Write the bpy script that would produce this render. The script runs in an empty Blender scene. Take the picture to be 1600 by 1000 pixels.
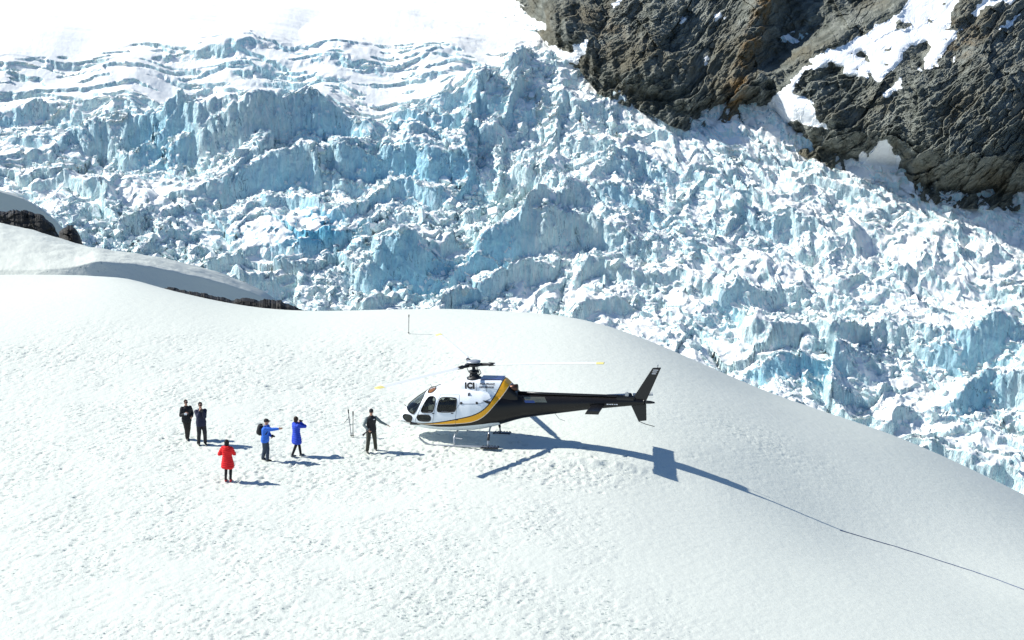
import bpy, bmesh, math, random
import numpy as np
from math import radians, sin, cos, pi, atan2
from mathutils import Vector, Matrix

# ------------------------------------------------------------------ camera
scene = bpy.context.scene
C = bpy.data.collections.new("scene"); scene.collection.children.link(C)
PITCH = radians(15); FPX = 2537.0
CAM = np.array([0, -62.7, 21.9])
cd = bpy.data.cameras.new("camera"); cam = bpy.data.objects.new("camera", cd); C.objects.link(cam)
cam.location = CAM; cam.rotation_euler = (pi/2 - PITCH, 0, 0)
cd.sensor_width = 36; cd.lens = FPX/1600*36; cd.clip_start = 0.5; cd.clip_end = 8000
scene.camera = cam
fw = np.array([0, cos(PITCH), -sin(PITCH)]); upv = np.array([0, sin(PITCH), cos(PITCH)]); rt = np.array([1., 0, 0])
# ------------------------------------------------------------------ light
SUN_AZ, SUN_EL = -9.5, 40.5            # direction the light travels on the ground, elevation
world = bpy.data.worlds.new("World"); scene.world = world; world.use_nodes = True
wn = world.node_tree.nodes; wl = world.node_tree.links
sky = wn.new("ShaderNodeTexSky"); sky.sky_type = 'NISHITA'; sky.sun_disc = False
sky.sun_elevation = radians(SUN_EL); sky.sun_rotation = radians(279.5)
sky.altitude = 2000; sky.air_density = 1.0; sky.dust_density = 0.0; sky.ozone_density = 6.0
wl.new(sky.outputs[0], wn["Background"].inputs[0]); wn["Background"].inputs[1].default_value = 0.11
sl = bpy.data.lights.new("sun", 'SUN'); sl.energy = 5.0; sl.angle = radians(0.53); sl.color = (1, 0.975, 0.915)
so = bpy.data.objects.new("sun", sl); C.objects.link(so)
sd = Vector((cos(radians(SUN_AZ))*cos(radians(SUN_EL)), sin(radians(SUN_AZ))*cos(radians(SUN_EL)), -sin(radians(SUN_EL))))
so.rotation_euler = sd.to_track_quat('-Z', 'Y').to_euler(); so.location = (-60, 10, 60)
scene.view_settings.view_transform = 'Standard'; scene.view_settings.look = 'None'
scene.view_settings.exposure = 0.34; scene.view_settings.gamma = 1
scene.render.engine = 'CYCLES'
scene.cycles.max_bounces = 6; scene.cycles.diffuse_bounces = 3; scene.cycles.transparent_max_bounces = 8

Q = 1.0     # mesh spacing factor
# ------------------------------------------------------------------ numeric helpers
def at_y(px, py, Y):
    d = fw*FPX + rt*(px-800) - upv*(py-500); return CAM + d*((Y-CAM[1])/d[1])
def hsh(ix, iy, iz, seed):
    h = (ix.astype(np.int64)*374761393 + iy.astype(np.int64)*668265263 + iz*2147483647 + seed*1274126177) & 0xffffffff
    h = ((h ^ (h >> 13))*1274126177) & 0xffffffff
    h = ((h ^ (h >> 16))*2246822519) & 0xffffffff
    return ((h ^ (h >> 15)) & 0xffffff)/float(0x1000000)
def n2(x, y, seed=0):
    ix = np.floor(x); iy = np.floor(y); fx = x-ix; fy = y-iy
    u = fx*fx*fx*(fx*(fx*6-15)+10); v = fy*fy*fy*(fy*(fy*6-15)+10); r = 0
    for a in (0, 1):
        for b in (0, 1):
            t = hsh(ix+a, iy+b, 0, seed)*2*pi
            r = r + (np.cos(t)*(fx-a)+np.sin(t)*(fy-b))*(u if a else 1-u)*(v if b else 1-v)
    return r*1.5
def fbm(x, y, o=4, seed=0, g=0.5):
    r = 0; a = 1.; f = 1.
    for k in range(o):
        r = r + a*n2(x*f, y*f, seed+k*17); a *= g; f *= 2.03
    return r
def n3(x, y, z, seed=0):
    ix = np.floor(x); iy = np.floor(y); iz = np.floor(z); fx = x-ix; fy = y-iy; fz = z-iz
    u = fx*fx*(3-2*fx); v = fy*fy*(3-2*fy); w = fz*fz*(3-2*fz); r = 0
    for c in (0, 1):
        izc = (iz+c).astype(np.int64)
        for a in (0, 1):
            for b in (0, 1):
                r = r + hsh(ix+a, iy+b, izc, seed)*(u if a else 1-u)*(v if b else 1-v)*(w if c else 1-w)
    return r*2-1
def voro(x, y, seed=0, jit=0.9):
    ix = np.floor(x); iy = np.floor(y)
    f1 = np.full(x.shape, 9.); f2 = np.full(x.shape, 9.); cx = np.zeros(x.shape); cy = np.zeros(x.shape)
    jx = np.zeros(x.shape); jy = np.zeros(x.shape)
    for a in (-1, 0, 1):
        for b in (-1, 0, 1):
            px = ix+a+0.5+(hsh(ix+a, iy+b, 1, seed)-.5)*jit; py = iy+b+0.5+(hsh(ix+a, iy+b, 2, seed)-.5)*jit
            d = np.hypot(px-x, py-y); m = d < f1
            f2 = np.where(m, f1, np.minimum(f2, d)); f1 = np.where(m, d, f1)
            cx = np.where(m, px, cx); cy = np.where(m, py, cy); jx = np.where(m, ix+a, jx); jy = np.where(m, iy+b, jy)
    return f1, f2, x-cx, y-cy, jx, jy
def sst(a, b, x):
    t = np.clip((x-a)/(b-a), 0, 1); return t*t*(3-2*t)
def inpoly(px, py, poly):
    r = np.zeros(np.shape(px), bool); n = len(poly)
    for i in range(n):
        x0, y0 = poly[i]; x1, y1 = poly[(i+1) % n]
        if y0 == y1: continue
        c = ((y0 > py) != (y1 > py)) & (px < (x1-x0)*(py-y0)/(y1-y0)+x0)
        r ^= c
    return r
def grid_mesh(name, P, attrs=None, smooth=True):
    R, Cc = P.shape[:2]; me = bpy.data.meshes.new(name)
    me.vertices.add(R*Cc); me.vertices.foreach_set('co', P.reshape(-1).astype(np.float32))
    i = np.arange(R*Cc).reshape(R, Cc)
    q = np.stack([i[:-1, :-1], i[:-1, 1:], i[1:, 1:], i[1:, :-1]], -1).reshape(-1, 4)
    me.loops.add(q.size); me.loops.foreach_set('vertex_index', q.reshape(-1).astype(np.int32))
    me.polygons.add(len(q)); me.polygons.foreach_set('loop_start', np.arange(0, q.size, 4, dtype=np.int32))
    me.polygons.foreach_set('loop_total', np.full(len(q), 4, dtype=np.int32))
    me.polygons.foreach_set('use_smooth', np.full(len(q), smooth))
    for k, a in (attrs or {}).items():
        at = me.attributes.new(k, 'FLOAT', 'POINT'); at.data.foreach_set('value', a.reshape(-1).astype(np.float32))
    me.update(); me.validate(); return me
def normals(P):
    a = np.gradient(P, axis=1); b = np.gradient(P, axis=0); n = np.cross(a, b)
    n /= np.linalg.norm(n, axis=-1, keepdims=True)+1e-9
    s = np.sign(n[..., 2:3]); s[s == 0] = 1
    return n*s

# ------------------------------------------------------------------ scene-graph helpers
def put(name, me, parent=None, mat=None):
    o = bpy.data.objects.new(name, me); C.objects.link(o)
    if parent is not None: o.parent = parent
    if mat is not None and me is not None:
        me.materials.clear(); me.materials.append(mat)
    return o
def tag(o, label=None, cat=None, group=None, kind=None):
    if label: o['label'] = label
    if cat: o['category'] = cat
    if group: o['group'] = group
    if kind: o['kind'] = kind
    return o

# ------------------------------------------------------------------ materials
def M(name):
    m = bpy.data.materials.new(name); m.use_nodes = True
    return m, m.node_tree.nodes, m.node_tree.links, m.node_tree.nodes["Principled BSDF"]
def paint(name, col, rough=0.5, metal=0, noise=0.06, scale=30, coat=0, bump=0.0):
    m, n, l, b = M(name)
    t = n.new("ShaderNodeTexNoise"); t.inputs['Scale'].default_value = scale; t.inputs['Detail'].default_value = 4
    tc = n.new("ShaderNodeTexCoord"); l.new(tc.outputs['Object'], t.inputs['Vector'])
    mx = n.new("ShaderNodeMix"); mx.data_type = 'RGBA'
    mx.inputs[6].default_value = tuple(c*(1-noise*2) for c in col)+(1,); mx.inputs[7].default_value = tuple(min(1, c*(1+noise)) for c in col)+(1,)
    l.new(t.outputs['Fac'], mx.inputs[0]); l.new(mx.outputs[2], b.inputs['Base Color'])
    b.inputs['Roughness'].default_value = rough; b.inputs['Metallic'].default_value = metal
    b.inputs['Coat Weight'].default_value = coat
    if bump:
        bp = n.new("ShaderNodeBump"); bp.inputs['Strength'].default_value = bump; bp.inputs['Distance'].default_value = 0.01
        l.new(t.outputs['Fac'], bp.inputs['Height']); l.new(bp.outputs[0], b.inputs['Normal'])
    return m
class NB:
    "tiny node builder"
    def __init__(s, m): s.n = m.node_tree.nodes; s.l = m.node_tree.links
    def nd(s, t, **k):
        x = s.n.new(t)
        for a, b in k.items(): setattr(x, a, b)
        return x
    def set(s, inp, v):
        if hasattr(v, 'is_output') or isinstance(v, bpy.types.NodeSocket): s.l.new(v, inp)
        else: inp.default_value = v
    def math(s, op, a, b=None, c=None, clamp=False):
        x = s.nd("ShaderNodeMath", operation=op, use_clamp=clamp); s.set(x.inputs[0], a)
        if b is not None: s.set(x.inputs[1], b)
        if c is not None: s.set(x.inputs[2], c)
        return x.outputs[0]
    def mix(s, f, a, b):
        x = s.nd("ShaderNodeMix", data_type='RGBA'); s.set(x.inputs[0], f); s.set(x.inputs[6], a); s.set(x.inputs[7], b); return x.outputs[2]
    def noise(s, vec, sc, det=3, rough=.5, dist=0):
        x = s.nd("ShaderNodeTexNoise"); s.set(x.inputs['Vector'], vec); s.set(x.inputs['Scale'], sc); s.set(x.inputs['Detail'], det)
        s.set(x.inputs['Roughness'], rough); s.set(x.inputs['Distortion'], dist); return x.outputs['Fac']
    def ramp(s, f, a, b, va=0., vb=1.):
        x = s.nd("ShaderNodeMapRange", clamp=True); s.set(x.inputs[0], f); s.set(x.inputs[1], a); s.set(x.inputs[2], b); s.set(x.inputs[3], va); s.set(x.inputs[4], vb); return x.outputs[0]
    def attr(s, name): return s.nd("ShaderNodeAttribute", attribute_name=name).outputs['Fac']
    def mapping(s, vec, sc, rot=(0, 0, 0)):
        x = s.nd("ShaderNodeMapping"); s.set(x.inputs[0], vec); x.inputs['Scale'].default_value = sc; x.inputs['Rotation'].default_value = rot; return x.outputs[0]
    def bump(s, h, strength, dist, nrm=None):
        x = s.nd("ShaderNodeBump"); s.set(x.inputs['Height'], h); s.set(x.inputs['Strength'], strength); s.set(x.inputs['Distance'], dist)
        if nrm is not None: s.l.new(nrm, x.inputs['Normal'])
        return x.outputs[0]

# snow in front
def mat_snow():
    m, n, l, b = M("snow"); N = NB(m); p = N.nd("ShaderNodeNewGeometry").outputs['Position']
    r = N.attr('rough')
    big = N.noise(p, .08, 3); mid = N.noise(p, 1.3, 5)
    col = N.mix(big, (0.645, 0.68, 0.60, 1), (0.71, 0.73, 0.655, 1))
    # small grubby hollows, the shade in their pits painted darker into the colour
    fl = N.noise(N.mapping(p, (5.5, 3.2, 4), (0, 0, radians(-50))), 1.0, 3, .6)
    f = N.math('MULTIPLY', N.ramp(fl, .60, .74), r)
    def pits(sc, thr, rad, sd):
        q = N.mapping(p, sc, (0, 0, radians(sd))); v = N.nd("ShaderNodeTexVoronoi"); N.set(v.inputs['Vector'], q); v.inputs['Scale'].default_value = 1; v.inputs['Randomness'].default_value = 1
        sp = N.nd("ShaderNodeSeparateColor"); l.new(v.outputs['Color'], sp.inputs[0])
        on = N.math('GREATER_THAN', sp.outputs[0], N.math('SUBTRACT', 1.25, N.math('MULTIPLY', r, thr)))
        rr = N.math('MULTIPLY_ADD', sp.outputs[1], rad, rad*.5)
        return N.math('MULTIPLY', N.math('SUBTRACT', 1., N.math('DIVIDE', v.outputs['Distance'], rr), clamp=True), on)
    warp = p
    pt = N.math('MAXIMUM', N.math('MAXIMUM', pits((1.7, 3.9, 1), .85, .26, -52), pits((2.4, 3.6, 1), .80, .24, -40)), pits((4.5, 7.5, 1), .9, .30, -60))
    pt = N.math('MULTIPLY', pt, N.ramp(N.noise(p, 9, 3), .28, .6))
    col = N.mix(N.math('MULTIPLY', f, .25), col, (0.56, 0.66, 0.62, 1))
    col = N.mix(N.math('MULTIPLY', N.ramp(pt, .05, .6), .75), col, (0.27, 0.34, 0.315, 1))
    dirt = N.math('MULTIPLY', N.ramp(N.noise(p, 9, 2), .70, .76), r)
    col = N.mix(N.math('MULTIPLY', dirt, .7), col, (0.22, 0.24, 0.2, 1))
    l.new(col, b.inputs['Base Color']); b.inputs['Roughness'].default_value = 0.75; b.inputs['Specular IOR Level'].default_value = .25
    h = N.math('SUBTRACT', N.math('ADD', N.math('MULTIPLY', N.noise(p, 26, 3), .35), N.noise(p, 8, 3)), N.math('MULTIPLY', pt, 1.6))
    bs = N.math('MULTIPLY_ADD', r, .45, .18)
    nb = N.bump(h, bs, .05); l.new(nb, b.inputs['Normal']); return m
def mat_ice():
    m, n, l, b = M("glacier_ice"); N = NB(m); p = N.nd("ShaderNodeNewGeometry").outputs['Position']
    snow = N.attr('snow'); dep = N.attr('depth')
    j = N.noise(p, 1.4, 5, .6)
    s = N.ramp(N.math('ADD', snow, N.math('MULTIPLY', N.math('SUBTRACT', j, .5), .5)), .40, .60)
    # fluted faces: streaks run down the wall
    st = N.noise(N.mapping(p, (2.6, 2.6, .25)), 1.0, 5, .6)
    ice = N.mix(N.ramp(st, .3, .7), (0.62, 0.92, 0.94, 1), (0.89, 0.98, 0.97, 1))
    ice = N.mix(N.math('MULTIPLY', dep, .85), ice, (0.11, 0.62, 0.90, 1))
    ice = N.mix(N.math('MULTIPLY', N.ramp(N.noise(N.mapping(p, (1.7, 1.7, .5)), 1., 2), .66, .74), .25), ice, (0.25, 0.42, 0.5, 1))
    # open fissures running down the faces
    fz = N.noise(N.mapping(p, (.42, .42, .10)), 1.0, 5, .62, .6)
    fis = N.math('SUBTRACT', 1., N.math('DIVIDE', N.math('ABSOLUTE', N.math('SUBTRACT', fz, .5)), .010), clamp=True)
    fis = N.math('MULTIPLY', fis, N.ramp(N.noise(p, .16, 2), .42, .56))
    ice = N.mix(N.math('MULTIPLY', fis, .85), ice, (0.06, 0.20, 0.30, 1))
    col = N.mix(s, ice, (0.95, 0.955, 0.91, 1))
    l.new(col, b.inputs['Base Color']); b.inputs['Roughness'].default_value = .55; b.inputs['Specular IOR Level'].default_value = .3
    hi = N.math('ADD', N.noise(N.mapping(p, (1.5, 1.5, .6)), 1.2, 6, .65), N.math('MULTIPLY', N.noise(p, .6, 4), .5))
    bs = N.math('MULTIPLY_ADD', s, -.8, 1.)
    nb = N.bump(hi, bs, .9); l.new(nb, b.inputs['Normal']); return m
def mat_rock():
    m, n, l, b = M("mountain_rock"); N = NB(m); p = N.nd("ShaderNodeNewGeometry").outputs['Position']
    snow = N.attr('snow'); lich = N.attr('lichen')
    q = N.mapping(N.mapping(p, (1, 1, 1), (0, radians(46), 0)), (.55, 1, 2.6))
    a = N.noise(q, .35, 8, .65); c = N.noise(q, 1.6, 5, .7); d = N.noise(p, .1, 4)
    col = N.mix(N.ramp(a, .35, .66), (0.10, 0.118, 0.097, 1), (0.47, 0.49, 0.42, 1))
    col = N.mix(N.ramp(d, .5, .68), col, (0.24, 0.225, 0.16, 1))
    col = N.mix(N.math('MULTIPLY', N.ramp(c, .58, .74), .7), col, (0.5, 0.51, 0.48, 1))
    col = N.mix(N.math('MULTIPLY', lich, N.ramp(N.noise(p, .5, 5), .40, .62)), col, (0.36, 0.20, 0.05, 1))
    s = N.ramp(N.math('ADD', snow, N.math('MULTIPLY', N.math('SUBTRACT', c, .5), .35)), .46, .54)
    col = N.mix(s, col, (0.88, 0.9, 0.9, 1))
    l.new(col, b.inputs['Base Color']); b.inputs['Roughness'].default_value = .85
    h = N.math('ADD', N.math('ADD', a, N.math('MULTIPLY', c, .8)), N.math('MULTIPLY', N.noise(q, 4, 5), .45))
    nb = N.bump(h, N.math('MULTIPLY_ADD', s, -.92, 1.), 1.3); l.new(nb, b.inputs['Normal']); return m
SNOW = mat_snow(); ICE = mat_ice(); ROCK = mat_rock()

# ------------------------------------------------------------------ near snow dome
crest = [(-120,428,30),(0,430,29),(100,430,28),(200,436,26),(260,452,24),(350,472,22.5),(440,484,21.5),(640,483,21),(800,487,20.5),(880,494,19.5),(960,513,18.5),(1060,552,17.5),(1200,612,17),(1400,682,16),(1500,725,15.5),(1600,773,15),(1720,833,14.5)]
pts = []
for x, y, Y in crest:
    pts += [at_y(x, y, Y), at_y(x, y, Y+5)-[0, 0, .6], at_y(x, y, Y-4)-[0, 0, .35], at_y(x, y, Y+14)-[0, 0, 5]]
for q in [(-30,-20,0),(-30,5,0),(-18,-18,0),(-18,-8,0),(-18,5,0),(-12,0,0),(-10,-5,0),(-10,-20,.0),(-5,-1,0),(-5,8,0),(-5,-10,0),(-1,0,0),(-1,-1.2,0),(-2.3,0,0),(1,1,-.02),(2.6,-.6,.0),(6.19,-2.7,-.68),(6.34,-.2,-.36),(8.6,-1.65,-1.14),(10,-2.25,-1.68),(13.55,-2.85,-3.0),(0,-8,-.05),(0,-20,-.3),(8,-12,-1.0),(8,-20,-1.1),(17,-4,-3.9),(14,-12,-2.1),(14,-20,-1.9),(22,-4,-4.8),(20,-14,-3.2),(24,-15,-4.1),(-10,-35,-.5),(10,-35,-1.6),(24,-35,-4.6)]:
    pts.append(np.array(q, float))
pts = np.array(pts)
def tps(p, lam=0.02):
    n = len(p); d = np.hypot(p[:, None, 0]-p[None, :, 0], p[:, None, 1]-p[None, :, 1])
    K = np.where(d > 0, d*d*np.log(d+1e-9), 0)+lam*np.eye(n); Pm = np.c_[np.ones(n), p[:, :2]]
    return np.linalg.solve(np.block([[K, Pm], [Pm.T, np.zeros((3, 3))]]), np.r_[p[:, 2], 0, 0, 0])
TW = tps(pts)
def ground0(x, y):
    x = np.asarray(x, float); y = np.asarray(y, float); z = TW[-3]+TW[-2]*x+TW[-1]*y
    for i, p in enumerate(pts):
        r2 = (x-p[0])**2+(y-p[1])**2; z = z+TW[i]*.5*r2*np.log(r2+1e-9)
    return z
def rough_mask(x, y):
    left = sst(6, -4, x+.25*(y+2)); near = sst(-4, -16, y)*sst(12, -2, x)
    band = np.exp(-((x-9-.2*y)/4.)**2-((y-3)/3.5)**2)*.55
    far = 1-sst(9, 17, y)
    k = np.clip(np.maximum(np.maximum(left*.95, near*.6), band)*far, 0, 1)
    heli = np.exp(-((x-1)/4.5)**2-((y+3)/2.2)**2)
    k = np.maximum(k, heli)
    return np.clip(k*(.72+.55*n2(x*.22, y*.22, 91)+.5*n2(x*.6, y*.6, 93))+.08*sst(24, 16, y), .04, 1)
def dents(x, y):
    a = radians(52); u = x*cos(a)+y*sin(a); v = -x*sin(a)+y*cos(a)
    wx = .12*n2(x*1.7, y*1.7, 5); wy = .12*n2(x*1.7, y*1.7, 6)
    d = 0
    for s, asp, amp, sd_ in ((.50, 1.8, .030, 8), (.33, 2.0, .036, 3), (.21, 1.6, .026, 4)):
        f1, f2, dx, dy, jx, jy = voro((u+wx)/(s*asp), (v+wy)/s, sd_)
        on = hsh(jx, jy, 5, sd_); r = .22+.2*hsh(jx, jy, 6, sd_)
        d = d - amp*np.where(on > .35, on, 0)*sst(r, r*.25, f1)
    return d
def _prints():
    rng = np.random.default_rng(3); out = []
    paths = [[(-2.4,-.9),(-4.5,-1.9),(-7.5,-2.8),(-9.6,-2.8)], [(-9.3,-2.4),(-11.2,-1.4),(-13.1,.1)], [(-9.6,-3.),(-10.6,-4.6)], [(-5.7,-1.5),(-6.4,.4),(-6.6,.9)], [(-2.6,-1.3),(-3.4,-3.2),(-6.5,-4.6),(-10.3,-4.9)],
             [(-1,-1.8),(.8,-2.8),(3.4,-3.1)]]
    for pa in paths:
        for k in range(3):
            P = np.array(pa)+rng.normal(size=(len(pa), 2))*.28; s0 = 0
            for a, b in zip(P[:-1], P[1:]):
                L = np.hypot(*(b-a)); d = (b-a)/L; n = max(1, int(L/.62))
                for i in range(n): s0 += 1; c = a+(b-a)*(i+.5)/n+np.array([-d[1], d[0]])*(.11 if s0 % 2 else -.11)+rng.normal(size=2)*.04; out.append((c[0], c[1], atan2(d[1], d[0]), rng.uniform(.045, .085)))
    for (cx, cy, r, n) in ((-5.6,-1.4,.9,26), (-10.6,-4.8,.7,20), (-9.4,-2.6,.9,26), (-8,-2.2,.7,18), (-13,0,.9,30), (-1.6,-1.8,1.6,50), (1.5,-2.9,1.9,50), (-3.6,-1.2,1.2,36)):
        for k in range(n): out.append((cx+np.clip(rng.normal(), -1.6, 1.6)*r, cy+np.clip(rng.normal(), -1.6, 1.6)*r*.7, rng.random()*6.3, rng.uniform(.03, .08)))
    return out
PRINTS = _prints()
def stamp(x, y, z):
    "x and y increase along the grid axes"
    X1 = x[0]; Y1 = y[:, 0]
    for (cx, cy, a, d) in PRINTS:
        i0, i1 = np.searchsorted(X1, (cx-.4, cx+.4)); j0, j1 = np.searchsorted(Y1, (cy-.4, cy+.4))
        if i1 <= i0 or j1 <= j0: continue
        dx = x[j0:j1, i0:i1]-cx; dy = y[j0:j1, i0:i1]-cy; u = dx*cos(a)+dy*sin(a); v = -dx*sin(a)+dy*cos(a)
        q = np.sqrt((u/.15)**2+(v/.08)**2); d = d*.6; z[j0:j1, i0:i1] += -d*sst(1.25, .6, q)+.25*d*np.exp(-((q-1.5)/.35)**2)
    return z
def ground(x, y, fine=True):
    z = ground0(x, y); r = rough_mask(x, y)
    z = z + .05*n2(x*.35, y*.35, 21)*np.clip(r+.2, 0, 1)
    if fine: z = z + (dents(x, y) + .018*fbm(x*3.1, y*3.1, 3, 31))*r + .006*fbm(x*2.2, y*4, 3, 77)
    # drift thrown up beside the landing skids and the wind scour behind the tail
    z = z + .16*np.exp(-((x-3.3)/2.4)**2-((y+2.3)/.35)**2)*(1+.5*n2(x*2, y*2, 12))
    return z
xs = np.r_[np.linspace(-60, -33, 40)[:-1], np.arange(-33, 33, .052*Q), np.linspace(33, 60, 40)[1:]]
ys = np.r_[np.linspace(-75, -21, 60)[:-1], np.arange(-21, 31, .058*Q), np.linspace(31, 60, 60)[1:]]
GX, GY = np.meshgrid(xs, ys)
GZ = stamp(GX, GY, ground(GX, GY))
me = grid_mesh("snow_ground", np.stack([GX, GY, GZ], -1), {'rough': rough_mask(GX, GY)})
tag(put("snow_ground", me, None, SNOW), "smooth white snow dome the helicopter and people stand on", "snow", kind='structure')
def gz(x, y): return float(ground(np.array([x], float), np.array([y], float), False)[0])
def on_ground(px, py):
    d = fw*FPX + rt*(px-800) - upv*(py-500); d = d/np.linalg.norm(d); lo, hi = 20., 160.
    ts = np.linspace(30, 110, 1600); P = CAM+d*ts[:, None]; g = ground(P[:, 0], P[:, 1], False); i = np.argmax(P[:, 2] < g)
    p = P[i]; p[2] = g[i]; return p

# ------------------------------------------------------------------ glacier
crx = np.array([c[0] for c in crest], float); cry = np.array([c[1] for c in crest], float)
def gdepth(v): return 240+(480-v)*.086+np.maximum(0, 110-v)**2*.0012
def gbase(u, v):
    D = gdepth(v)/FPX
    return CAM + (fw*FPX + rt*(u[..., None]-800) - upv*(v[..., None]-500))*D[..., None]
# cliff lines measured from the photo: (height m, run-back m, [(px,py) of the top edge from left to right])
CLIFFS = [
 (9, 16, [(300,262),(380,262),(450,238),(535,232),(560,245)]),
 (7, 14, [(520,285),(600,275),(690,285),(760,300)]),
 (8, 12, [(330,318),(400,300),(470,290),(520,300)]),
 (6, 12, [(0,178),(60,172),(140,182),(180,190)]),
 (8, 12, [(150,222),(260,235),(300,250)]),
 (6, 12, [(780,290),(900,330),(1000,345),(1060,370)]),
 (9, 14, [(640,430),(700,410),(800,385),(900,375),(1010,400)]),
 (7, 10, [(560,440),(640,425),(720,440)]),
 (8, 12, [(1120,500),(1230,470),(1330,490)]),
 (9, 13, [(1290,565),(1350,540),(1440,545),(1520,560),(1600,550)]),
 (10, 13, [(1480,650),(1540,625),(1600,640),(1700,650)]),
 (6, 10, [(1180,600),(1260,590),(1330,600)]),
 (2.2, 7, [(270,92),(400,80),(560,82),(700,92)]),
 (2.4, 6, [(400,112),(520,100),(640,118),(700,125)]),
 (5, 9, [(640,178),(760,190),(860,200)]),
 (5, 9, [(860,240),(960,262),(1060,300)]),
 (6, 10, [(1150,350),(1230,372),(1290,410)]),
 (5, 9, [(600,215),(720,228),(820,262)]),
]
def serac(x, y, u, v):
    # region weights
    smooth = sst(25, 120, v+18*n2(u*.01, v*.02, 8)+np.clip(u-600, 0, 200)*.5+np.clip(300-u, 0, 300)*-.12)   # 0 on the snowfield top left
    right = sst(800, 1150, u-.35*(v-300))*sst(600, 400, v-.12*(u-1100))
    big = sst(175, 275, v+np.clip(u-650, 0, 300)*.30-np.clip(250-u, 0, 250)*.0)*(1-.75*right)
    wx = x+3.0*fbm(x*.07, y*.07, 3, 41)+.5*fbm(x*.4, y*.4, 3, 44); wy = y+3.0*fbm(x*.07, y*.07, 3, 42)+.5*fbm(x*.4, y*.4, 3, 45)
    # tilted blocks: level snowy tops, a broken wall on the side that faces down the valley
    f1, f2, dx, dy, jx, jy = voro((wx+.3*wy)/19., (wy-.15*wx)/12., 51)
    r1 = hsh(jx, jy, 1, 7); e = sst(.0, .05, f2-f1)
    B = 1.7*(r1-.5) + dx*19*(hsh(jx, jy, 2, 7)-.5)*.16 - dy*12*(-.16+.32*hsh(jx, jy, 3, 7)) - .5*(1-e)*hsh(jx, jy, 4, 7)
    H = big*B*.8
    rub = sst(.22, .12, r1)*big*.8
    rub = np.maximum(rub, big*sst(.0, .35, n2(x*.03, y*.035, 61)+.55*np.exp(-((u-300)/260)**2-((v-415)/75)**2)+.6*np.exp(-((u-570)/110)**2-((v-400)/55)**2)+.4*np.exp(-((u-100)/160)**2-((v-330)/90)**2)+.3*np.exp(-((u-1350)/160)**2-((v-630)/60)**2)-.50))*sst(1.15, .6, r1)
    # medium blocks
    f1, f2, dx, dy, jx, jy = voro((wx+.35*wy)/6.0, wy/4.2, 52)
    r2 = hsh(jx, jy, 1, 9); e2 = sst(0, .10, f2-f1)
    mid = 1.5*(r2-.4)*(r2 > .45) + dx*6.0*(hsh(jx, jy, 2, 9)-.5)*.35 - dy*4.2*(.30*hsh(jx, jy, 3, 9)-.1) - .4*(1-e2)
    mm = sst(165, 250, v+np.clip(u-600, 0, 400)*.5)
    H = H + mid*mm*(.16+.30*rub+.06*right)
    # snow-capped fins: long gentle backs, short ice faces; they turn to run down to the right
    tr = sst(650, 1050, u-.1*(v-300)); gx = .28-.80*tr; gy = -(1-.16*tr)
    def fins(lam, amp, seed, wp):
        ph = (wx*gx+wy*gy)/lam+wp*fbm(x/(lam*2.6), y/(lam*2.6), 2, seed)
        fr = ph-np.floor(ph); k = hsh(np.floor(ph), np.floor((wx*gy-wy*gx)/(lam*2.8)+.7*n2(x/lam*.5, y/lam*.5, seed+3)), 3, seed)
        env = np.clip(.35+1.1*n2((wx*gy-wy*gx)/(lam*2.2), ph*.8, seed+5)+.5*k, 0, 1.25)
        prof = np.where(fr < .80, (fr/.80)**1.5, 1-sst(.80, .93, fr))
        return amp*env*prof
    H = H + mm*(1-.35*rub)*(fins(8.5, 2.5-1.3*right, 601, 1.1)+fins(4.0, 1.2, 621, 1.2)*(.55+.35*right)+fins(1.9, .55, 641, 1.2)*(.35+.55*right))
    f1, f2, dx, dy, jx, jy = voro((wx-.25*wy)/11., (wy+.2*wx)/7., 57)
    r4 = hsh(jx, jy, 1, 17)
    H = H + .55*mm*(1-.6*right)*(2.3*(r4-.5)*(r4 > .5) + dx*11*(hsh(jx, jy, 2, 17)-.6)*.28 - dy*7*(.34*hsh(jx, jy, 3, 17)-.08) - .8*sst(.09, 0., f2-f1)*hsh(jx, jy, 4, 17))
    # small rubble and little fins
    f1, f2, dx, dy, jx, jy = voro((wx-.5*wy)/2.2, wy/1.7, 53)
    sm = (1.1*hsh(jx, jy, 1, 11) + dx*2.1*(hsh(jx, jy, 2, 11)-.5)*1.0 - dy*1.6*hsh(jx, jy, 3, 11)*.8)*sst(0, .2, f2-f1)
    pick = sst(.0, .3, n2(x*.13, y*.16, 66))
    H = H + sm*np.maximum(rub*.5, right*.12*pick+.05*pick*mm)*smooth
    f1, f2, dx, dy, jx, jy = voro(wx/.95, wy/.8, 54)
    H = H + (.65*hsh(jx, jy, 1, 13)+dx*.5*(hsh(jx, jy, 2, 13)-.5))*sst(0, .25, f2-f1)*rub*.35*smooth
    # long lens shaped crevasses on the upper snowfield
    cz = sst(52, 100, v+np.clip(250-u, 0, 250)*-.12)*sst(320, 240, v)*sst(1000, 780, u)
    cn = n2(x*.03+.35*n2(x*.05, y*.05, 3), y*.26+.5*n2(x*.03, y*.05, 4), 71); cn2 = n2(x*.075+3, y*.50+.4*n2(x*.06, y*.1, 5), 72)
    H = H + (.22*n2(x*.05+y*.03, y*.5, 761)+.10*n2(x*.16, y*1.1, 762))*sst(90, 40, v)
    H = H - .6*sst(.16, .22, cn)*sst(.62, .35, cn)*cz*np.clip(.7+1.2*n2(x*.1, y*.25, 777), .1, 1.5) + .5*smooth*n2(x*.09, y*.22, 74)
    H = H - .6*sst(.20, .27, cn2)*cz - .5*sst(.22, .28, n2(x*.13, y*.75, 79))*cz
    # crested snow waves running down to the right
    k = x*.55+y
    cr = 1-np.abs(n2((x*.9-y*.3)*.075+.3*n2(x*.08, y*.08, 84), k*.17, 81))*2.4
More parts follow.
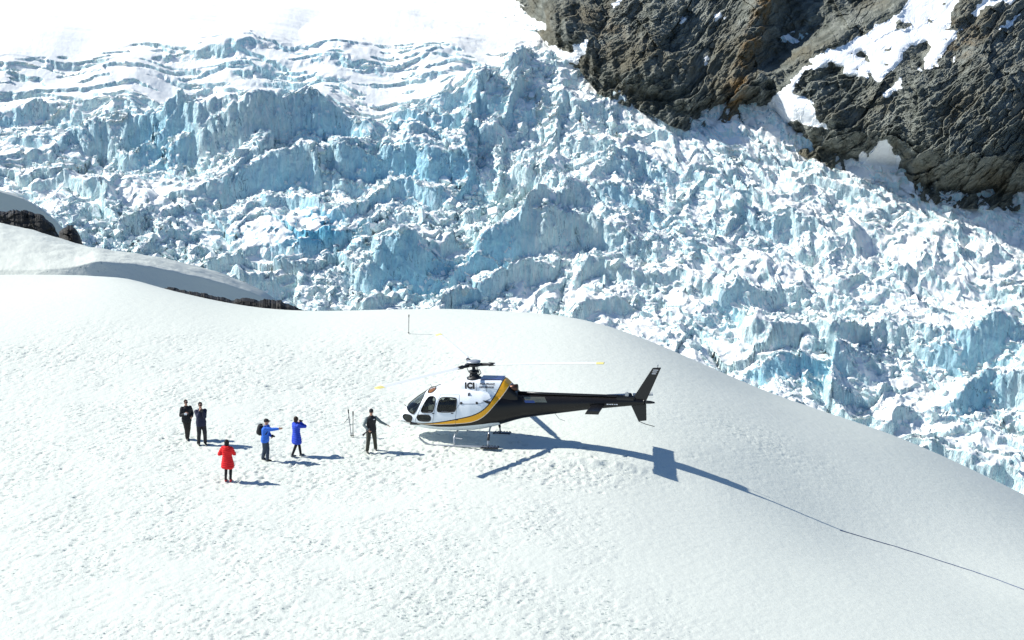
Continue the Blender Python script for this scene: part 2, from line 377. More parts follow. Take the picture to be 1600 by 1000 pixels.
    H = H + right*.8*cr + (.4+.2*right)*n2(x*.22, y*.28, 82)*mm
    cr2 = 1-np.abs(n2(wx*.17, wy*.22, 85))*2.2
    H = H + .55*mm*np.clip(cr2, 0, 1)*(1-rub*.6)
    H = H + (.12+.2*mm)*fbm(x*.3, y*.4, 3, 83)*smooth
    return H, rub, right, smooth
def cliffs(x, y, u, v):
    H = 0*x; deep = 0*x
    wob = 7*n2(x*.11, y*.02, 90)+9*n2(x*.045, y*.02, 92)+4*n2(x*.35, y*.05, 93)+2*n2(x*.9, y*.05, 94)
    for h, run, ln in CLIFFS:
        lx = np.array([p[0] for p in ln], float); ly = np.array([p[1] for p in ln], float)
        vt = np.interp(u, lx, ly)+wob
        # metres behind the edge: screen rows to ground metres
        back = (vt-v)*.13
        uu = u+22*n2(x*.12, y*.12, 191)+.35*(ly[0]-v); ends = sst(lx[0]-70, lx[0]+40, uu)*sst(lx[-1]+110, lx[-1]-60, uu)
        up_ = sst(-1.6, 0.1, back)*np.exp(-np.clip(back, 0, None)/(run*.95))
        vary = np.clip(.62+.95*n2(x*.075, y*.075, 97), .08, 1.25)*(1-.75*sst(850, 1150, u-.35*(v-300))*sst(600, 400, v-.12*(u-1100))); H = H + ends*h*.50*up_*vary
        front = sst(-10, -1.5, back)*sst(.2, -1.2, back)
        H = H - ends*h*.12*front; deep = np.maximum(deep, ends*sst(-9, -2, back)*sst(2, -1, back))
    return H, deep
def make_glacier():
    us = np.arange(-150, 1770, 1.45*Q)
    R = int(1150/Q); t = np.linspace(0, 1, R)[:, None]
    vb = np.interp(us, crx, cry)+75
    V = -110+t*(vb[None, :]+110); U = np.repeat(us[None, :], R, 0)
    B = gbase(U, V)
    H, rub, right, smooth = serac(B[..., 0], B[..., 1], U, V)
    Hc, deep = cliffs(B[..., 0], B[..., 1], U, V)
    H = H+Hc
    P = B.copy(); P[..., 2] += H
    # follow the faces: even spacing along each profile
    seg = np.linalg.norm(np.diff(P, axis=0), axis=-1)*(260./np.linalg.norm(B[1:]-CAM, axis=-1))
    cs = np.vstack([np.zeros((1, len(us))), np.cumsum(seg, 0)]); cs /= cs[-1:]
    kk = 9
    for _ in range(3):
        pad = np.pad(cs, ((0, 0), (kk, kk)), mode='edge'); cc = np.cumsum(np.pad(pad, ((0, 0), (1, 0))), 1); cs = (cc[:, 2*kk+1:]-cc[:, :-2*kk-1])/(2*kk+1)
    R2 = int(1100/Q); tt = np.linspace(0, 1, R2); out = np.empty((R2, len(us), 3)); at = {k: np.empty((R2, len(us))) for k in ('rub', 'right', 'smooth', 'deep', 'h')}
    src = {'rub': rub, 'right': right, 'smooth': smooth, 'deep': deep, 'h': H}
    for j in range(len(us)):
        f = np.interp(tt, cs[:, j], np.arange(R)); i0 = np.minimum(f.astype(int), R-2); w = (f-i0)
        out[:, j] = P[i0, j]*(1-w)[:, None]+P[i0+1, j]*w[:, None]
        for k in at: at[k][:, j] = src[k][i0, j]*(1-w)+src[k][i0+1, j]*w
    P = out; n = normals(P); GVV = 500-FPX*((P-CAM)@upv)/((P-CAM)@fw)
    x, y, z = P[..., 0], P[..., 1], P[..., 2]
    steep = sst(.80, .45, n[..., 2])
    # flutes and fracture relief on the walls, pushed along the normal
    d = (.55*n3(x*.45, y*.45, z*.14, 3)+.35*n3(x*1.1, y*1.1, z*.35, 4)+.2*n3(x*2.4, y*2.4, z*1.0, 5))*steep*.85 \
        + (.35*n3(x*.8, y*.8, z*.8, 6)+.22*n3(x*1.9, y*1.9, z*1.9, 7))*at['rub']*.6
    P = P+n*d[..., None]
    n = normals(P)
    nz = n[..., 2]
    sn = sst(.36, .60, nz+.08*n3(x*.5, y*.5, z*.5, 9)) - .16*at['rub']*sst(.99, .7, nz)
    sn = np.clip(sn+.30*at['right']*sst(.25, .6, nz), 0, 1)
    hs = at['h']-np.roll(at['h'], 1, 0)*0
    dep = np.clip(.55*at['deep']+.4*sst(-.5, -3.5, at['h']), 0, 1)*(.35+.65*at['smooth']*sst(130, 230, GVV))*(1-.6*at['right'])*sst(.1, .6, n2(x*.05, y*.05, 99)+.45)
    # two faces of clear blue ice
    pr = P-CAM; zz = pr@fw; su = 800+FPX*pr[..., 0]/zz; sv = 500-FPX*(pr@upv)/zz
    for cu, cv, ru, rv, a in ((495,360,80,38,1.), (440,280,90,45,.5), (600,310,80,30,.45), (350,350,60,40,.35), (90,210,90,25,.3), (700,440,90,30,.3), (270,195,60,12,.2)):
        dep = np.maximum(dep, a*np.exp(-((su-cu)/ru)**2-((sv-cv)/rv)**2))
    me = grid_mesh("glacier", P, {'snow': sn, 'depth': dep})
    tag(put("glacier", me, None, ICE), "broken blue and white icefall of seracs and crevasses", "glacier", kind='structure')
    return P, n, at, su, sv
GP, GN, GA, GU, GV = make_glacier()

# tumbled angular ice blocks lying in the broken zones
def hull_templates(k, rng):
    out = []
    for i in range(k):
        bm = bmesh.new()
        for j in range(rng.integers(9, 15)):
            v = rng.normal(size=3); v /= np.linalg.norm(v); v = v*rng.uniform(.75, 1.1)
            v = np.sign(v)*np.abs(v)**.75
            bm.verts.new(v*np.array([rng.uniform(.7, 1.1), rng.uniform(.6, 1.), 1]))
        r = bmesh.ops.convex_hull(bm, input=bm.verts[:])
        bmesh.ops.delete(bm, geom=[g for g in r['geom_interior'] if isinstance(g, bmesh.types.BMVert)], context='VERTS')
        bmesh.ops.triangulate(bm, faces=bm.faces[:]); bmesh.ops.recalc_face_normals(bm, faces=bm.faces[:])
        bm.verts.index_update()
        V = np.array([v.co for v in bm.verts]); F = np.array([[v.index for v in f.verts] for f in bm.faces]); bm.free()
        out.append((V, F))
    return out
def make_blocks():
    rng = np.random.default_rng(7); T = hull_templates(30, rng)
    Rr, Cc = GP.shape[:2]; allV = []; allF = []; snow = []; off = 0
    rub = GA['rub']; right = GA['right']; deep = GA['deep']; mm = sst(140, 230, GV+np.clip(GU-650, 0, 400)*.35)
    cl = sst(-.1, .4, n2(GP[..., 0]*.10, GP[..., 1]*.10, 311))
    flat = sst(.35, .6, GN[..., 2])
    for (smin, smax, n, wgt) in ((1.3, 2.4, 500, rub*.8*mm+right*.10*cl+.02*mm), (.55, 1.3, 4200, rub*mm+deep*.7*mm+right*.10*cl+.03*cl*mm), (.22, .6, 18000, rub*mm+deep*.8*mm+right*.20*cl+.03*cl*mm)):
        w = (wgt*flat).reshape(-1); w = w/w.sum(); idx = rng.choice(len(w), n, p=w)
        r_ = idx//Cc; c_ = idx % Cc; pos = GP[r_, c_]; rt_ = right[r_, c_]
        sz = smin*(smax/smin)**(rng.random(n)**1.6)
        for ti, (V, F) in enumerate(T):
            m = np.where(np.arange(n) % len(T) == ti)[0]
            if not len(m): continue
            k = len(m); a = rng.random(k)*2*pi; b = rng.normal(size=k)*.45; g = rng.normal(size=k)*.45
            ca, sa, cb, sb, cg, sg = np.cos(a), np.sin(a), np.cos(b), np.sin(b), np.cos(g), np.sin(g)
            z0 = 0*a; o1 = z0+1
            Rz = np.array([[ca, -sa, z0], [sa, ca, z0], [z0, z0, o1]]).transpose(2, 0, 1)
            Rx = np.array([[o1, z0, z0], [z0, cb, -sb], [z0, sb, cb]]).transpose(2, 0, 1)
            Ry = np.array([[cg, z0, sg], [z0, o1, z0], [-sg, z0, cg]]).transpose(2, 0, 1)
            S = sz[m][:, None]*np.stack([rng.uniform(.7, 1.5, k), rng.uniform(.6, 1.1, k), rng.uniform(.5, 1.15, k)], -1)
            W = np.einsum('kij,knj->kni', Rx@Ry@Rz, V[None]*S[:, None, :]*.62)+pos[m][:, None]+np.stack([z0, z0, -.05*sz[m]], -1)[:, None]
            tri = W[:, F]; nn = np.cross(tri[:, :, 1]-tri[:, :, 0], tri[:, :, 2]-tri[:, :, 0]); nn /= np.linalg.norm(nn, axis=-1, keepdims=True)+1e-9
            # every face owns its corners so that each keeps a flat colour
            q = tri.reshape(-1, 3); allV.append(q)
            sn = sst(.25, .8, nn[..., 2])*.75+.16+.18*rt_[m][:, None]
            snow.append(np.repeat(sn.reshape(-1), 3))
    V = np.concatenate(allV); me = bpy.data.meshes.new("ice_rubble"); nv = len(V)
    me.vertices.add(nv); me.vertices.foreach_set('co', V.reshape(-1).astype(np.float32))
    me.loops.add(nv); me.loops.foreach_set('vertex_index', np.arange(nv, dtype=np.int32)); me.polygons.add(nv//3)
    me.polygons.foreach_set('loop_start', np.arange(0, nv, 3, dtype=np.int32)); me.polygons.foreach_set('loop_total', np.full(nv//3, 3, dtype=np.int32))
    at = me.attributes.new('snow', 'FLOAT', 'POINT'); at.data.foreach_set('value', np.concatenate(snow).astype(np.float32))
    me.update(); me.validate()
    tag(put("ice_rubble", me, None, ICE), "jumbled blocks of broken ice filling the crevasse fields of the glacier", "ice rubble", kind='stuff')
make_blocks()

# ------------------------------------------------------------------ mountain rock
base_line = [(700,-40),(770,-30),(800,0),(835,30),(868,72),(905,95),(935,132),(975,150),(1010,160),(1050,183),(1075,190),(1110,182),(1160,176),(1210,190),(1240,222),(1275,240),(1330,262),(1400,272),(1430,296),(1480,310),(1530,312),(1600,316),(1900,330)]
SNOWP = [
 [(1160,180),(1200,168),(1215,145),(1255,105),(1285,80),(1345,55),(1395,30),(1440,-20),(1510,-20),(1482,22),(1492,38),(1476,52),(1506,44),(1472,84),(1465,96),(1440,112),(1436,103),(1454,76),(1450,62),(1425,68),(1405,100),(1385,116),(1368,124),(1345,118),(1325,115),(1320,102),(1290,102),(1262,108),(1240,132),(1228,150),(1265,157),(1275,172),(1285,192),(1295,200),(1262,196),(1240,190),(1215,200),(1170,190)],
 [(1380,150),(1398,130),(1406,112),(1407,138),(1396,147)],
 [(1315,270),(1345,245),(1375,222),(1398,216),(1394,235),(1400,262),(1425,285),(1430,305),(1330,300)],
 [(1515,22),(1545,-5),(1580,-20),(1605,-10),(1560,8),(1540,12),(1528,28)],
 [(1484,98),(1494,88),(1500,84),(1492,98)], [(1560,45),(1575,30),(1590,18),(1592,22),(1572,42)],
 [(785,-30),(800,-20),(808,12),(830,28),(848,40),(852,28),(850,50),(830,50),(790,20)],
 [(850,60),(880,85),(896,72),(918,60),(908,84),(902,100),(880,100),(860,90)],
 [(955,16),(962,2),(974,-4),(970,8)], [(1060,30),(1068,24),(1074,28),(1068,34)], [(1120,26),(1128,24),(1132,28),(1122,30)],
 [(1100,98),(1110,92),(1114,98),(1106,102)],
]
def make_rock():
    us = np.arange(690, 1800, 1.25*Q); R = int(420/Q)
    bx = np.array([p[0] for p in base_line], float); by = np.array([p[1] for p in base_line], float)
    vb = np.interp(us, bx, by)-7; t = np.linspace(0, 1, R)[:, None]
    V = (vb+22)[None, :]+t*(-150-(vb+22))[None, :]; U = np.repeat(us[None, :], R, 0)
    Dg = gdepth(vb)[None, :]; rise = vb[None, :]-V
    D = Dg-1.2+rise*.085-3*sst(0, 25, rise)+3*sst(150, 300, rise)
    x = U*.12; y = rise*.12                                   # metres across and up the face
    # big buttresses: a spur left of the gully, a slab, a rounded mass on the right
    sp = np.exp(-((U-(1175-.32*(V-60)))/30)**2); D = D-6*sp*sst(0, 50, rise)
    gl = np.exp(-((U-(1215-.25*(V-100)))/45)**2); D = D+2*gl
    edge = (U-1180)+(V-170)*1.75                               # line of the snow couloir
    bs_ = sst(0, 70, rise); D = D-8*sst(-125, -60, edge)*bs_-9*np.exp(-((U-1560)/190)**2-((V-170)/150)**2)*bs_
    D = D-4*np.exp(-((U-880)/60)**2-((V-50)/60)**2)-5*np.exp(-((U-1020)/80)**2-((V-90)/80)**2)
    a = radians(47); p = x*cos(a)+y*sin(a); q = -x*sin(a)+y*cos(a)
    p2 = p+.5*n2(x*.12, y*.12, 5)+.25*n2(x*.9, y*.9, 15); q2 = q+.4*n2(x*.12, y*.12, 6)+.2*n2(x*.9, y*.9, 16)
    rel = 0
    for s, asp, amp, sd_ in ((6.5, 2.2, 2.2, 1), (2.6, 2.8, 1.25, 2), (1.15, 3.0, .75, 3), (.5, 3.2, .42, 4), (.26, 2.6, .22, 5)):
        f1, f2, dx, dy, jx, jy = voro(p2/(s*asp), q2/s, 200+sd_)
        rel = rel+amp*(hsh(jx, jy, 1, sd_)-.5+dx*(hsh(jx, jy, 2, sd_)-.5)*1.2+dy*(hsh(jx, jy, 3, sd_)-.1)*1.2)
    rel = rel+2.0*fbm(x*.09, y*.06, 4, 11)*sst(0, 60, rise)+.9*(1-2*np.abs(n2(x*.45, y*.10, 14)))*sst(80, 30, rise)
    # snow
    uw = U+9*fbm(U*.03, V*.03, 4, 301, .6); vw = V+7*fbm(U*.035, V*.035, 4, 302, .6)
    sn = np.zeros(U.shape)
    for pg in SNOWP: sn = np.maximum(sn, inpoly(uw, vw, pg).astype(float))
    isl = (fbm(U*.035-V*.02, V*.06+U*.01, 3, 303) > .62)&(U > 1250)&(V < 200); sn = np.where(isl, 0, sn)
    k = sn.copy()
    for _ in range(2): k = (k+np.roll(k, 1, 0)+np.roll(k, -1, 0)+np.roll(k, 1, 1)+np.roll(k, -1, 1))/5
    sm = k.copy()
    for _ in range(6): sm = (sm+np.roll(sm, 2, 0)+np.roll(sm, -2, 0)+np.roll(sm, 2, 1)+np.roll(sm, -2, 1))/5
    D = D-rel*(1-sm*.88)-.4*sm
    P = CAM+(fw*FPX+rt*(U[..., None]-800)-upv*(V[..., None]-500))*(D/FPX)[..., None]
    lich = np.exp(-((U-(1178-.33*(V-60)))/16)**2)*.9+.35*np.exp(-((U-1500)/60)**2-((V-60)/40)**2)+.3*np.exp(-((U-950)/50)**2-((V-40)/40)**2)
    me = grid_mesh("mountain_slope", P[::-1], {'snow': k[::-1], 'lichen': lich[::-1]}, smooth=False)
    tag(put("mountain_slope", me, None, ROCK), "dark fractured rock mountainside with snow gullies above the glacier", "mountain", kind='structure')
make_rock()

# ------------------------------------------------------------------ generic small-mesh helpers
def mesh_from(name, V, F, smooth=True):
    me = bpy.data.meshes.new(name); me.from_pydata([tuple(map(float, v)) for v in V], [], F); me.update()
    me.polygons.foreach_set('use_smooth', [smooth]*len(me.polygons)); return me
class MB:
    "collects shapes into one mesh"
    def __init__(s): s.V = []; s.F = []
    def add(s, V, F):
        o = len(s.V); s.V += [tuple(v) for v in V]; s.F += [tuple(i+o for i in f) for f in F]
    def box(s, c, d, rot=None):
        V = [Vector((x*d[0]/2, y*d[1]/2, z*d[2]/2)) for x in (-1, 1) for y in (-1, 1) for z in (-1, 1)]
        if rot is not None: V = [rot @ v for v in V]
        V = [v+Vector(c) for v in V]; s.add(V, [(0, 1, 3, 2), (4, 6, 7, 5), (0, 4, 5, 1), (2, 3, 7, 6), (0, 2, 6, 4), (1, 5, 7, 3)])
    def tube(s, P, r, n=10, closed=False, flat=None):
        P = [Vector(p) for p in P]; m = len(P); rr = r if hasattr(r, '__len__') else [r]*m; rings = []; up = None
        for i, p in enumerate(P):
            a = P[(i-1) % m] if (closed or i > 0) else p; b = P[(i+1) % m] if (closed or i < m-1) else p
            t = (b-a).normalized()
            if up is None:
                up = Vector((0, 0, 1)) if abs(t.z) < .9 else Vector((1, 0, 0))
            u = (up-t*up.dot(t)).normalized(); up = u; w = t.cross(u)
            rings.append([p+(u*cos(2*pi*k/n)+w*sin(2*pi*k/n))*rr[i] for k in range(n)])
        V = [v for q in rings for v in q]; F = []
        for i in range(m if closed else m-1):
            j = (i+1) % m
            for k in range(n): F.append((i*n+k, i*n+(k+1) % n, j*n+(k+1) % n, j*n+k))
        if not closed: F.append(tuple(range(n))[::-1]); F.append(tuple((m-1)*n+k for k in range(n)))
        s.add(V, F)
    def lathe(s, prof, c, n=24, ax=None):
        V = []; F = []
        for (r, z) in prof:
            for k in range(n):
                v = Vector((r*cos(2*pi*k/n), r*sin(2*pi*k/n), z))
                if ax is not None: v = ax @ v
                V.append(v+Vector(c))
        for i in range(len(prof)-1):
            for k in range(n): F.append((i*n+k, i*n+(k+1) % n, (i+1)*n+(k+1) % n, (i+1)*n+k))
        F.append(tuple(range(n))[::-1]); F.append(tuple((len(prof)-1)*n+k for k in range(n))); s.add(V, F)
    def prism(s, poly, th, to3):
        n = len(poly); V = [Vector(to3(a, b, -th/2)) for a, b in poly]+[Vector(to3(a, b, th/2)) for a, b in poly]
        F = [tuple(range(n))[::-1], tuple(range(n, 2*n))]+[(i, (i+1) % n, n+(i+1) % n, n+i) for i in range(n)]; s.add(V, F)
    def build(s, name, mat, parent=None, smooth=False, bevel=0):
        me = mesh_from(name, s.V, s.F, smooth)
        if bevel or True:
            bm = bmesh.new(); bm.from_mesh(me); bmesh.ops.recalc_face_normals(bm, faces=bm.faces[:])
            if bevel: bmesh.ops.bevel(bm, geom=[e for e in bm.edges], offset=bevel, segments=2, affect='EDGES', clamp_overlap=True)
            bm.to_mesh(me); bm.free()
        me.polygons.foreach_set('use_smooth', [smooth]*len(me.polygons))
        return put(name, me, parent, mat)

# ------------------------------------------------------------------ helicopter
BLACKP = paint("black_gloss", (0.006, 0.006, 0.0065), .35, 0, .05, 6, 0)
DARKM = paint("dark_metal", (0.03, 0.03, 0.032), .5, .3)
GREYM = paint("grey_metal", (0.42, 0.44, 0.46), .4, .5)
WHITEP = paint("white_paint", (0.80, 0.83, 0.85), .3, 0, .02, 5, .3)
YELP = paint("pale_yellow_paint", (0.85, 0.74, 0.25), .35)
RUBBER = paint("rubber", (0.015, 0.015, 0.015), .7)
SEAT = paint("seat_leather", (0.035, 0.033, 0.032), .6)
BLADE = paint("blade_white", (0.80, 0.82, 0.82), .45)
WTXT = paint("white_lettering", (0.8, 0.8, 0.8), .5)
BTXT = paint("black_lettering", (0.01, 0.01, 0.012), .5)
GTXT = paint("grey_lettering", (0.06, 0.07, 0.10), .5)
def glass(name, tint, dens, dc=(.05, .055, .05, 1)):
    m, n, l, b = M(name); N = NB(m); n.remove(b)
    t = N.nd("ShaderNodeBsdfTransparent"); t.inputs[0].default_value = tint+(1,)
    g = N.nd("ShaderNodeBsdfGlossy"); g.inputs['Roughness'].default_value = .03; g.inputs[0].default_value = (.9, .95, 1, 1)
    f = N.nd("ShaderNodeFresnel"); f.inputs[0].default_value = 1.5
    d = N.nd("ShaderNodeBsdfDiffuse"); d.inputs[0].default_value = dc
    m1 = N.nd("ShaderNodeMixShader"); m1.inputs[0].default_value = dens; l.new(t.outputs[0], m1.inputs[1]); l.new(d.outputs[0], m1.inputs[2])
    m2 = N.nd("ShaderNodeMixShader"); l.new(N.math('MULTIPLY', f.outputs[0], .55), m2.inputs[0]); l.new(m1.outputs[0], m2.inputs[1]); l.new(g.outputs[0], m2.inputs[2])
    l.new(m2.outputs[0], n["Material Output"].inputs[0]); return m
GLASS = glass("window_glass", (.62, .66, .64), .12); GLASSD = glass("chin_glass", (.3, .32, .3), .5)
GLASSO = glass("amber_glass", (.8, .45, .2), .5, (.42, .17, .05, 1))
def livery():
    m, n, l, b = M("livery_paint"); N = NB(m)
    up_, lo, be = N.attr('s_up'), N.attr('s_lo'), N.attr('s_be')
    wh = (0.80, 0.84, 0.87, 1)
    def step(v, e=.004): return N.ramp(v, -e, e)
    c = N.mix(step(up_), (0.90, 0.42, 0.015, 1), wh)
    c = N.mix(step(N.math('SUBTRACT', .022, N.math('ABSOLUTE', N.math('SUBTRACT', up_, .01)))), c, (0.012, 0.012, 0.016, 1))
    blk = N.mix(N.noise(N.nd("ShaderNodeTexCoord").outputs['Object'], 2.5, 4), (0.004, 0.004, 0.0045, 1), (0.010, 0.008, 0.007, 1))
    c = N.mix(step(lo), blk, c)
    c = N.mix(step(N.math('SUBTRACT', .009, N.math('ABSOLUTE', N.math('SUBTRACT', lo, .012)))), c, (0.85, 0.83, 0.75, 1))
    c = N.mix(step(be), (0.66, 0.71, 0.74, 1), c)
    g = N.nd("ShaderNodeNewGeometry")
    c = N.mix(g.outputs['Backfacing'], c, (0.05, 0.05, 0.052, 1))      # dark cabin lining on the inside
    l.new(c, b.inputs['Base Color']); b.inputs['Roughness'].default_value = .33; b.inputs['Specular IOR Level'].default_value = .35
    return m
LIV = livery()

HYAW, HPIT = radians(13), radians(2.5)
heli = bpy.data.objects.new("helicopter", None); C.objects.link(heli)
hx = Vector((-cos(HYAW), sin(HYAW), 0)); hy = Vector((-sin(HYAW), -cos(HYAW), 0)); hz_ = Vector((0, 0, 1))
X_ = hx*cos(HPIT)-hz_*sin(HPIT); Z_ = hz_*cos(HPIT)+hx*sin(HPIT)
heli.matrix_world = Matrix(((X_.x, hy.x, Z_.x, -1.45), (X_.y, hy.y, Z_.y, .15), (X_.z, hy.z, Z_.z, -.03), (0, 0, 0, 1))) @ Matrix.Rotation(radians(2.3), 4, 'X')
tag(heli, "white, amber and black helicopter standing on skids in the snow, nose to the left", "helicopter")

ST = np.array([  # x, z bottom, z top, half width, squareness
 (3.20,.93,1.00,.03,2.2),(3.185,.86,1.07,.12,2.2),(3.14,.79,1.15,.24,2.2),(3.05,.73,1.25,.37,2.2),(2.92,.67,1.37,.48,2.2),(2.69,.60,1.58,.61,2.3),(2.4,.56,1.80,.73,2.4),(2.11,.53,1.99,.82,2.5),
 (1.9,.51,2.13,.86,2.6),(1.6,.50,2.23,.90,2.7),(1.22,.48,2.28,.92,2.8),(.7,.48,2.30,.93,2.8),(0.,.52,2.30,.92,2.7),(-.5,.60,2.25,.87,2.6),(-.9,.70,2.16,.76,2.5),
 (-1.3,.82,2.08,.60,2.4),(-1.7,.94,2.03,.46,2.3),(-2.0,1.02,2.01,.385,2.2),(-2.9,1.17,1.99,.30,2.1),(-4.6,1.43,1.98,.21,2.),(-6.5,1.66,1.98,.155,2.),(-6.95,1.71,1.93,.11,2.)])[::-1]
_xd = np.linspace(-6.95, 3.2, 1016)
_sd = [np.interp(_xd, ST[:, 0], ST[:, k]) for k in range(1, 5)]
_kw = np.exp(-np.linspace(-2, 2, 25)**2); _kw /= _kw.sum()
_ss = []
for a in _sd:
    p = np.pad(a, 12, mode='reflect', reflect_type='odd'); b_ = np.convolve(p, _kw, 'valid'); w_ = sst(3.17, 2.95, _xd); _ss.append(b_*w_+a*(1-w_))
def sec(x): return [np.interp(x, _xd, q) for q in _ss]
def skin_y(x, z):
    zb, zt, hw, n = sec(x); zc = (zb+zt)/2; hzv = (zt-zb)/2
    return float(hw*max(0, 1-abs((z-zc)/hzv)**n)**(1/n))
def pl_dist(x, z, line):
    best = np.full(x.shape, 1e9); sg = np.ones(x.shape)
    for (ax, az), (bx, bz) in zip(line[:-1], line[1:]):
        dx, dz = bx-ax, bz-az; t = np.clip(((x-ax)*dx+(z-az)*dz)/(dx*dx+dz*dz), 0, 1)
        d = np.hypot(x-ax-t*dx, z-az-t*dz); cr = dx*(z-az)-dz*(x-ax); m = d < best-1e-9
        best = np.where(m, d, best); sg = np.where(m, np.where(cr > 0, -1, 1), sg)
    return best*sg
def smooth_line(l, k=3):
    l = [np.array(p, float) for p in l]
    for _ in range(k):
        o = [l[0]]
        for a, b in zip(l[:-1], l[1:]): o += [a*.75+b*.25, a*.25+b*.75]
        l = o+[l[-1]]
    return [tuple(p) for p in l]
L_UP = smooth_line([(3.6,.78),(2.15,.845),(1.68,.89),(1.08,1.0),(.44,1.14),(-.25,1.32),(-.72,1.63),(-1.02,2.1),(-1.22,2.47),(-1.45,3.0)], 2)
L_LO = smooth_line([(3.6,.76),(2.15,.825),(1.73,.83),(.54,.915),(-.15,1.01),(-.61,1.26),(-.99,1.69),(-1.34,2.1),(-1.66,2.59),(-1.9,3.0)], 2)
BEX = [-9,-1.25,-1.1,-.81,-.06,.72,1.41,2.1,3.6]; BEZ = [0,0,.93,.945,.865,.775,.745,.80,.80]
WIN = {
 'door_window': [(2.06,1.40),(2.03,1.50),(1.79,1.93),(1.69,2.0),(1.52,2.01),(1.43,1.94),(1.45,1.72),(1.52,1.45),(1.60,1.37),(2.0,1.35)],
 'cabin_window': [(1.36,1.49),(1.26,1.91),(1.17,2.0),(.60,2.0),(.53,1.93),(.56,1.54),(.64,1.43),(1.30,1.40)],
 'chin_window': [(2.97,1.04),(2.90,1.14),(2.76,1.18),(2.55,1.17),(2.48,1.09),(2.54,.94),(2.60,.85),(2.73,.86),(2.89,.94)],
 'lower_door_window': [(2.26,1.13),(2.19,1.24),(1.76,1.26),(1.66,1.22),(1.65,1.06),(1.73,.98),(2.13,.97),(2.23,1.01)],
 'roof_window': [(1.88,2.155),(1.80,2.20),(1.52,2.235),(1.55,2.18),(1.66,2.10),(1.84,2.08)],
 'windscreen': [(2.84,1.80),(2.80,1.42),(2.60,1.27),(2.38,1.21),(2.12,1.66),(1.96,1.97),(1.99,2.3)],
}
def fuselage():
    xsn = np.r_[np.arange(-6.95, -2.0, .06), np.arange(-2.0, 2.9, .022), np.arange(2.9, 3.2, .011), [3.2]]
    nt = 168; th = np.linspace(0, 2*pi, nt, endpoint=False)+pi/nt
    P = np.zeros((len(xsn), nt, 3))
    for i, x in enumerate(xsn):
        zb, zt, hw, n = sec(x); c, s_ = np.cos(th), np.sin(th)
        P[i, :, 0] = x; P[i, :, 1] = hw*np.sign(c)*np.abs(c)**(2/n); P[i, :, 2] = (zb+zt)/2+(zt-zb)/2*np.sign(s_)*np.abs(s_)**(2/n)
    F = []; cen = []
    for i in range(len(xsn)-1):
        for k in range(nt):
            q = (i*nt+k, i*nt+(k+1) % nt, (i+1)*nt+(k+1) % nt, (i+1)*nt+k); F.append(q)
    V = P.reshape(-1, 3); F = np.array(F); cen = V[F].mean(1)
    used = np.zeros(len(F), bool); panes = {}
    for nm, pg in WIN.items():
        m = inpoly(cen[:, 0], cen[:, 2], pg)&(np.abs(cen[:, 1]) > (.035 if nm == 'windscreen' else .12))
        if nm == 'windscreen': m &= cen[:, 0] > 1.98
        m &= ~used; used |= m
        for sg in (1, -1): panes[(nm, sg)] = F[m&(np.sign(cen[:, 1]) == sg)]
    def sub(faces, name, mat, off=0., attrs=False, cap=False):
        ids = np.unique(faces); mp = np.full(len(V), -1); mp[ids] = np.arange(len(ids)); W = V[ids].copy()
        if off: W[:, 1] -= np.sign(W[:, 1])*off; W[:, 2] -= off*.3*(W[:, 2] > 1.6)
        fl = [tuple(int(v) for v in f)[::-1] for f in mp[faces]]
        if cap: fl += [tuple(int(mp[k]) for k in range(nt))[::-1]*1, tuple(int(mp[(len(xsn)-1)*nt+k]) for k in range(nt))]
        me = mesh_from(name, W, fl)
        bm = bmesh.new(); bm.from_mesh(me); bm.normal_update(); c_ = sum(((f.calc_center_median()-Vector((f.calc_center_median().x, 0, 1.3))).dot(f.normal)*f.calc_area() for f in bm.faces if f.calc_center_median().x > 0), 0.)
        if c_ < 0: bmesh.ops.reverse_faces(bm, faces=bm.faces[:])
        bm.to_mesh(me); bm.free()
        if attrs:
            for key, val in (('s_up', pl_dist(W[:, 0], W[:, 2], L_UP)), ('s_lo', pl_dist(W[:, 0], W[:, 2], L_LO)), ('s_be', W[:, 2]-np.interp(W[:, 0], BEX, BEZ))):
                at = me.attributes.new(key, 'FLOAT', 'POINT'); at.data.foreach_set('value', val.astype(np.float32))
        return put(name, me, heli, mat)
    body = sub(F[~used], "fuselage", LIV, attrs=True, cap=True)
    for (nm, sg), f in panes.items():
        if not len(f): continue
        mat = {'chin_window': GLASSD, 'lower_door_window': GLASSD, 'roof_window': GLASSO}.get(nm, GLASS)
        w = sub(f, nm, mat, .004)
        pg = list(WIN[nm])
        if nm == 'windscreen':
            pg = [(2.80,1.42),(2.60,1.27),(2.38,1.21),(2.12,1.66),(1.99,1.97)]
            L = smooth_line(pg, 2); L3 = []
            for a, b in zip(L[:-1], L[1:]):
                for t in np.linspace(0, 1, 6, endpoint=False): L3.append((a[0]+(b[0]-a[0])*t, a[1]+(b[1]-a[1])*t))
            pts3 = [(x, sg*max(.03, skin_y(x, z)+.003), z) for x, z in L3+[L[-1]]]
            x1 = pts3[-1][0]; pts3 += [(x1, sg*skin_y(x1, z), z) for z in np.linspace(pts3[-1][2], float(sec(x1)[1])-.002, 8)]
            pts3 += [(x, sg*.035, float(sec(x)[1])+.002) for x in np.linspace(x1, 2.80, 14)]
            mb = MB(); mb.tube(pts3, .016, 8, closed=True); mb.build("window_seal", RUBBER, w, True)
        else:
            L = [np.array(p) for p in pg]
            for _ in range(2):
                o = []
                for a, b in zip(L, L[1:]+L[:1]): o += [a*.75+b*.25, a*.25+b*.75]
                L = o
            pts3 = [(x, sg*(skin_y(x, z)+.004), z) for x, z in L]
            mb = MB(); mb.tube(pts3, .020, 8, closed=True); mb.build("window_seal", RUBBER, w, True)
fuselage()
